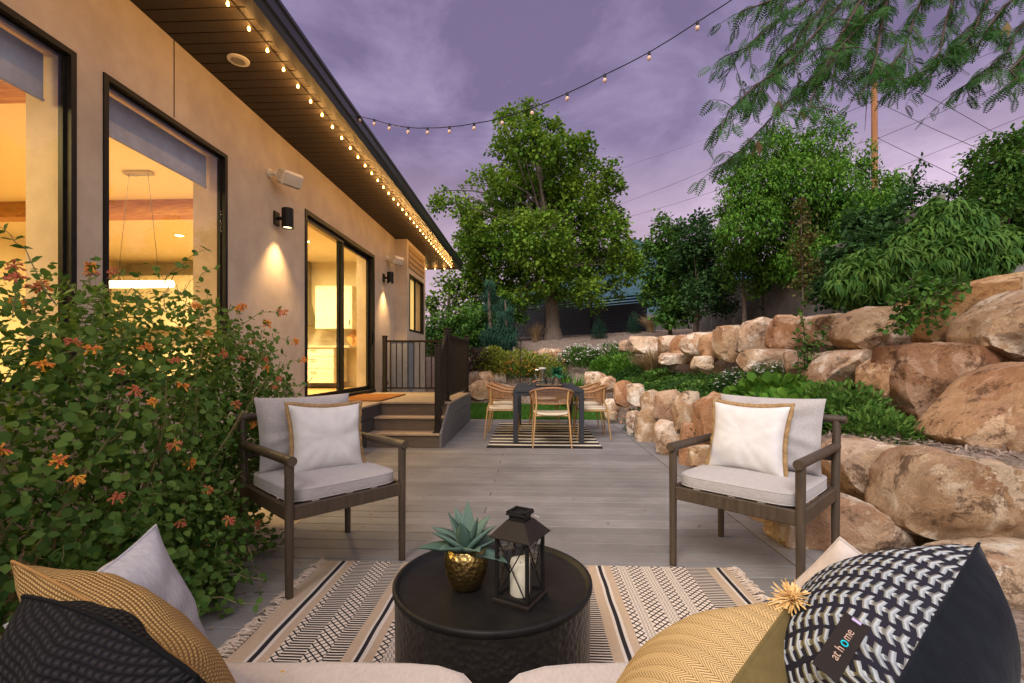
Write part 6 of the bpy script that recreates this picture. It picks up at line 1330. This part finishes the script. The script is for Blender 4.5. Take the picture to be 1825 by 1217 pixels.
for bi, br in enumerate(BR):
    D0 = rb.uniform(3.2, 4.3); pts = [W(x, y, D0-.12*i) for i, (x, y) in enumerate(br)]
    mb.tube([limb0, limb0.lerp(pts[0], .5)+Vector((0, 0, .35)), pts[0]], [.035, .02, .011], 6); mb.tube(pts, [.011-.0085*i/(len(pts)-1) for i in range(len(pts))], 6)
    for a, b in zip(pts[:-1], pts[1:]):
        L = (b-a).length; k = max(2, int(L/.034))
        for i in range(k):
            p = a.lerp(b, (i+rb.random())/k); d = (b-a).normalized(); sd = Vector((rb.gauss(0, 1), rb.gauss(0, 1), rb.gauss(0, .6))).normalized()
            if rb.random() < .42:               # side twig with fronds
                e = p+(d*.7+sd*.8).normalized()*rb.uniform(.12, .30)+Vector((0, 0, -.05)); mb.tube([p, p.lerp(e, .5)+Vector((0, 0, .015)), e], [.003, .0024, .001], 4)
                for q in range(5): P.append(p.lerp(e, .25+.18*q)); DD.append((e-p).normalized()*.8+Vector((rb.gauss(0, .6), rb.gauss(0, .6), -.55))); SS.append(rb.uniform(.075, .11))
            P.append(p); DD.append(d*.5+sd*.7+Vector((-.15, 0, -.65))); SS.append(rb.uniform(.08, .12))
mb.build('branches', TWIG, lt_, smooth=True, world=True); P = np.array([tuple(p) for p in P]); DD = np.array([tuple(p) for p in DD]); k = len(P)
rel = P-np.array([0, 0, CZ]); dpt = rel[:, 0]*-SA+rel[:, 1]*CA; ppx = 912.5+FP*(rel[:, 0]*CA+rel[:, 1]*SA)/dpt; ppy = 645-FP*rel[:, 2]/dpt; kp = ~((ppx > 1520) & (ppx < 1610) & (ppy > 175)); P, DD, SS = P[kp], DD[kp], np.array(SS)[kp]; k = len(P)
V, Fq, T = place(frond(8), P, DD, rdir(k)*.9+np.array([0, -.6, .5]), np.array(SS), rng.random(k)); npmesh('foliage', V, Fq, T, LF_LOC, lt_)
print('locust fronds', k)
POD = mat('seed_pod', (.17, .12, .05), .8)
for px, py in ((1388, 178), (1432, 190), (1352, 250), (1796, 38)):
    sp_ = MB(); p = W(px, py, 3.4); sp_.add([p, p+Vector((.03, 0, -.05)), p+Vector((.012, .01, -.11)), p+Vector((-.02, 0, -.05))], [(0, 1, 2, 3)]); sp_.add([p, p+Vector((-.02, 0, -.07)), p+Vector((-.05, .01, -.12)), p+Vector((-.03, 0, -.04))], [(0, 1, 2, 3)]); sp_.build('seed_pod', POD, lt_, world=True)

# ============================================================ HONEYSUCKLE BUSH
hs = thing('honeysuckle_bush', 'large sprawling honeysuckle bush with orange and pink flowers below the lit windows', 'bush', (-2.2, 2.3, 0)); g = np.random.default_rng(77); rh = random.Random(77)
EL = [((-2.02, 1.78, .60), (.52, .75, .80)), ((-2.15, 2.55, .68), (.50, .70, .84)), ((-1.72, 2.05, .25), (.34, .45, .34)), ((-1.98, 3.02, .80), (.34, .42, .50)), ((-2.3, 1.2, .6), (.6, .5, .82)), ((-2.0, 2.9, .35), (.30, .35, .45))]
area_w = np.array([a[1][0]*a[1][1]*a[1][2] for a in EL])**.67; area_w /= area_w.sum(); L = []
def inside(P, m=.86): r = np.zeros(len(P), bool); [r.__ior__((((P-np.array(c))/np.array(s))**2).sum(1) < m*m) for c, s in EL]; return r
def shell(n, rmin=.80, rmax=1.1):
    b = g.choice(len(EL), n, p=area_w); u = rdir(n, g); c = np.array([e_[0] for e_ in EL])[b]; s = np.array([e_[1] for e_ in EL])[b]; rr = g.uniform(rmin, rmax, n); bump_ = np.array([1+.16*mnoise.noise(Vector(tuple(x*2.4))) for x in (c+u)]); P = c+u*s*(rr*bump_)[:, None]; return P, u
P, u = shell(21000); k = (P[:, 2] > .02) & (P[:, 0] > -2.97) & ~inside(P, .76) & (g.random(len(P)) < 1); P, u = P[k], u[k]; n = len(P)
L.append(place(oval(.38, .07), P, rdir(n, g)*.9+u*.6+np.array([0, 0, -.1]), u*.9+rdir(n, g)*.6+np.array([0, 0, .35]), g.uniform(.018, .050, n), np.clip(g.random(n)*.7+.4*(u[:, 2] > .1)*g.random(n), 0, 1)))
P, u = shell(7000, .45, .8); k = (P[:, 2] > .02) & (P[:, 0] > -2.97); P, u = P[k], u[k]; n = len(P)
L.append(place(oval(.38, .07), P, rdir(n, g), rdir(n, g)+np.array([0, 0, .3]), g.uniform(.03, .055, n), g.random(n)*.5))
# skirt of small lobed leaves creeping over the deck
n = 1100; P = np.stack([g.uniform(-1.72, -1.28, n), g.uniform(1.75, 2.75, n), g.uniform(.01, .22, n)], 1); k = (P[:, 0]+1.5+.35*(P[:, 2]-.05)) < .16*np.sin(P[:, 1]*7)+.02; P = P[k]; n = len(P)
L.append(place(oval(.40, .07), P, rdir(n, g)*np.array([1, 1, .4]), rdir(n, g)*.5+np.array([0, 0, 1]), g.uniform(.03, .055, n), .5+.5*g.random(n)))
mb = MB(); fl = []
def stem(a, e, rise, r=.0028, ls=.042, sp=.055, flower=None):
    a, e = Vector(a), Vector(e); pts = [a.lerp(e, i/7)+Vector((0, 0, 1))*rise*math.sin(math.pi*i/7)+Vector((rh.gauss(0, 1), rh.gauss(0, 1), rh.gauss(0, 1)))*.008 for i in range(8)]; mb.tube(pts, [r*(1-.6*i/7) for i in range(8)], 4)
    tot = (e-a).length; k = max(2, int(tot/sp)); P = []; D = []
    for i in range(k):
        f = (i+.5)/k*7; p = pts[int(f)].lerp(pts[int(f)+1], f-int(f)); d = (pts[int(f)+1]-pts[int(f)]).normalized(); s = d.cross(Vector((rh.gauss(0, 1), rh.gauss(0, 1), rh.gauss(0, 1)))).normalized()
        for q in (-1, 1): P.append(tuple(p)); D.append(tuple(s*q+d*.45))
    m_ = len(P); L.append(place(oval(.36, .08), np.array(P), np.array(D), rdir(m_, g)*.5+np.array([0, -.3, .7]), np.full(m_, ls)*g.uniform(.7, 1.2, m_), g.random(m_)*.6))
    if flower: fl.append((pts[-1], (pts[-1]-pts[-2]).normalized(), flower))
for (ax, ay), (ex, ey), D, fw in (((100, 545), (2, 405), 1.7, 0), ((60, 560), (0, 470), 1.6, 0), ((145, 540), (168, 480), 1.9, 1), ((145, 545), (118, 500), 1.9, 0), ((160, 600), (212, 487), 2.1, 2), ((190, 560), (160, 486), 2.0, 2), ((290, 505), (376, 442), 2.4, 0), ((400, 600), (505, 552), 2.7, 2), ((420, 640), (520, 605), 2.8, 1), ((430, 690), (545, 690), 2.9, 0), ((340, 560), (310, 505), 2.3, 0), ((300, 560), (290, 500), 2.2, 0),
    ((400, 560), (425, 552), 2.6, 1), ((455, 700), (535, 640), 2.9, 1), ((440, 720), (505, 760), 2.9, 0), ((420, 620), (480, 575), 2.8, 1), ((20, 560), (40, 500), 1.5, 2), ((250, 560), (240, 505), 2.1, 0), ((350, 580), (372, 520), 2.4, 0), ((60, 560), (75, 510), 1.7, 1), ((440, 980), (470, 1060), 2.3, 0), ((400, 1000), (450, 1030), 2.2, 0), ((340, 1020), (480, 1040), 2.15, 0), ((360, 1060), (465, 1085), 2.05, 0), ((420, 930), (460, 940), 2.5, 2), ((280, 550), (330, 470), 2.2, 0), ((210, 560), (260, 490), 2.0, 0)):
    stem(W(ax, ay, D), W(ex, ey, D), rh.uniform(0, .05), ls=.036, flower=fw)
for i in range(240):
    P, u = shell(1, .85, 1.0); a = Vector(P[0]); 
    if a.z < .05 or a.x < -2.9: continue
    d = Vector(u[0])+Vector((rh.gauss(0, .8), rh.gauss(0, .8), rh.gauss(.1, .6))); e = a+d.normalized()*rh.uniform(.10, .28); e.z = max(e.z, .02); e.x = max(e.x, -2.95); stem(a, e, .02, r=.0018, ls=.038, sp=.05)
def clear(v, f, t_):                                  # open the gap the photo shows before the second window
    c = v[f].mean(1)-np.array([0, 0, CZ]); dp_ = c[:, 0]*-SA+c[:, 1]*CA; px = 912.5+FP*(c[:, 0]*CA+c[:, 1]*SA)/dp_; py = 645-FP*c[:, 2]/dp_
    k = ~((px > 192) & (px < 350) & (py < 519) & (py > 492)); return v, f[k], t_[k]
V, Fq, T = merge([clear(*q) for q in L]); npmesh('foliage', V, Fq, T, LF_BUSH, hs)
for i in range(60):
    a = Vector((rh.uniform(-2.3, -1.9), rh.uniform(1.4, 3.0), .0)); e = a+Vector((rh.uniform(-.4, .5), rh.uniform(-.4, .5), rh.uniform(.7, 1.25))); limb(mb, a, e, .008, .003, seg=5, n=4, rnd=rh)
mb.build('stems', mat('vine_stem', (.17, .19, .07), .8, (.2, .14, .07), 20), hs, world=True)
def flower(c, d, kind, s=.72):
    mbf = MB(); d = Vector(d); 
    for i in range(15):
        q = (d*.5+Vector((rh.gauss(0, 1), rh.gauss(0, 1), rh.gauss(0, .8)))).normalized(); L_ = rh.uniform(.022, .040)*s; tip = c+q*L_+Vector((0, 0, -.004)); md = c+q*L_*.55+Vector((0, 0, .002))
        mbf.tube([c, md, tip], [.0013, .0020, .0042], 5, tint=rh.random()**1.6); 
        for z_ in range(3): e = tip+(q+Vector((rh.gauss(0, .8), rh.gauss(0, .8), rh.gauss(0, .8)))).normalized()*.010*s; mbf.tube([tip, e], [.0030, .0014], 4, tint=rh.random()**3)
    mbf.build('flower_cluster', PETO if kind != 2 else PETP, hs, smooth=True, world=True)
for c, d, kf in fl: flower(c, d, kf)
FP_ = [(325, 687, 2.1, 1), (428, 640, 2.5, 2), (312, 642, 2.3, 2), (396, 630, 2.5, 2), (240, 695, 2.1, 2), (275, 718, 2.05, 1), (135, 850, 1.7, 1), (105, 822, 1.65, 1), (310, 792, 2.1, 2), (340, 823, 2.15, 1), (370, 870, 2.2, 2), (208, 885, 1.95, 2), (320, 930, 2.1, 2), (408, 925, 2.35, 2), (75, 648, 1.6, 1), (165, 622, 1.9, 1), (35, 540, 1.5, 1), (450, 610, 2.7, 2),
    (475, 655, 2.85, 1), (487, 690, 2.85, 2), (450, 755, 2.6, 1), (425, 550, 2.6, 1), (370, 595, 2.45, 1), (130, 610, 1.8, 2), (2, 800, 1.45, 1), (25, 475, 1.6, 2), (470, 640, 2.8, 2), (495, 675, 2.85, 2), (420, 720, 2.5, 2), (350, 545, 2.4, 1), (62, 512, 1.7, 2), (260, 620, 2.1, 1), (210, 660, 2.0, 2)]
for px, py, D, kf in FP_:
    # push the flower onto the outer shell along the view ray
    best = None
    for DD_ in np.arange(.9, 3.6, .02):
        p = W(px, py, DD_)
        if inside(np.array([tuple(p)]), 1.10)[0]: best = p; break
    if best is None: best = W(px, py, D)
    flower(best, (best-Vector((-2.2, 2.4, .6))).normalized(), kf, .68)

# ============================================================ FESTOON, POLE, WIRES
fest = thing('festoon_string', 'black cord of unlit round bulbs hanging across the sky from the gutter', 'string lights', W(640, 207, 5.44))
bp = [(641, 207), (667, 213), (694, 221), (727.5, 227), (762, 228), (801, 226), (845, 220), (895, 210), (948.5, 192), (1011, 166), (1078, 133), (1157, 93), (1243, 39), (1340, -25), (1450, -110)]
pts = [W(x, y, 5.44-(5.44-3.35)*i/14) for i, (x, y) in enumerate(bp)]; pp_ = []
for a, b in zip(pts[:-1], pts[1:]): pp_ += [a, a.lerp(b, .5)+Vector((0, 0, -.004))]
m_ = MB(); m_.tube(pp_+[pts[-1]], .0042, 6); m_.build('cord', BLACK, fest, world=True)
sk = MB(); sk.lathe([(0, .004), (.011, .004), (.012, -.03), (0, -.03)], n=12); bb = MB(); bb.lathe([(0, -.066), (.010, -.063), (.017, -.052), (.0175, -.045), (.013, -.034), (.009, -.030)], n=14); s0 = None
for i, p in enumerate(pts[:-1]):
    if s0 is None: s0 = bb.build('bulb', BULB_OFF, fest, smooth=True); k0 = sk.build('socket', BLACK, s0, smooth=True); o = s0; 
    else: o = s0.copy(); C.objects.link(o); o.parent = fest; kk = k0.copy(); C.objects.link(kk); kk.parent = o
    o.location = p-fest.location
a = W(1558, 118, 24); b = W(1560, 420, 24); pole = thing('utility_pole', 'tall orange brown wooden utility pole rising behind the curly leaved tree', 'utility pole', (b.x, b.y, 2))
m_ = MB(); m_.tube([(b.x, b.y, 1.8), (a.x, a.y, a.z)], [.17, .125], 14); m_.build('shaft', POLE, pole, smooth=True, world=True)
m_ = MB()
for py in (126, 181, 246): p = W(1559, py, 24); m_.tube([p+Vector((-.2, 0, 0)), p+Vector((.2, 0, 0))], .03, 6)
m_.build('insulators', BLACK, pole, world=True)
def wire(label, pts_):
    m_ = MB(); P_ = [W(x, y, D) for x, y, D in pts_]; q = []
    for a, b in zip(P_[:-1], P_[1:]): q += [a.lerp(b, t/6) for t in range(6)]
    m_.tube(q+[P_[-1]], .011 if 'thin' not in label else .007, 4); tag(m_.build('power_line', BLACK), label, 'power line', 'overhead wires')
for s in (('wire rising right from the middle of the pole to the photo edge', [(1564, 181, 24), (1680, 130, 24), (1860, 55, 24)]), ('wire rising right from the lowest fitting of the pole', [(1566, 246, 24), (1711, 186, 24), (1860, 120, 24)]),
    ('wire from the pole top falling to the lower right', [(1562, 126, 24), (1690, 190, 22), (1800, 252, 20)]), ('wire from the middle of the pole falling to the lower right', [(1564, 182, 24), (1660, 228, 22), (1760, 272, 20)]), ('wire from the lowest fitting falling to the lower right', [(1566, 247, 24), (1655, 290, 22), (1720, 322, 20)]),
    ('lowest wire crossing the sky at the far right, not joined to the pole', [(1860, 192, 24), (1720, 250, 26), (1600, 298, 30)]), ('upper wire leaving the pole to the left over the small trees', [(1553, 182, 24), (1400, 245, 30), (1200, 328, 38), (1080, 374, 44)]),
    ('lower wire leaving the pole to the left over the small trees', [(1553, 248, 24), (1400, 300, 30), (1200, 364, 38), (1090, 395, 44)]), ('thin high wire leaving the pole to the left', [(1553, 127, 24), (1350, 215, 32), (1200, 268, 40), (1090, 305, 46)])): wire(*s)
# garden hook and path lights
hp_ = W(928, 682, 12.6); m_ = MB(); zz = W(925, 600, 12.6).z; m_.tube([(hp_.x, hp_.y, -.04), (hp_.x, hp_.y, zz-.1), (hp_.x-.05, hp_.y, zz), (hp_.x-.13, hp_.y, zz+.01), (hp_.x-.17, hp_.y, zz-.07)], .009, 6)
tag(m_.build('shepherd_hook', BLACK, smooth=True), 'thin black garden hook standing left behind the dining table', 'garden hook')
for i, (px, py) in enumerate(((868, 628), (916, 626))):
    p = W(px, py, 15.6); t = thing('path_light', ['little pale path light under the left weeping conifer', 'little pale path light under the right weeping conifer'][i], 'path light', (p.x, p.y, gz(p.x, p.y)), 0, 'path lights')
    h = p.z-gz(p.x, p.y); h = max(h, .15); m_ = MB(); m_.tube([(0, 0, 0), (0, 0, h)], .012, 6); m_.build('stake', BLACK, t); m_ = MB(); m_.lathe([(0, 0), (.035, 0), (.04, .14), (0, .15)], (0, 0, h), 10); m_.build('lamp_head', WHITEP, t, smooth=True)
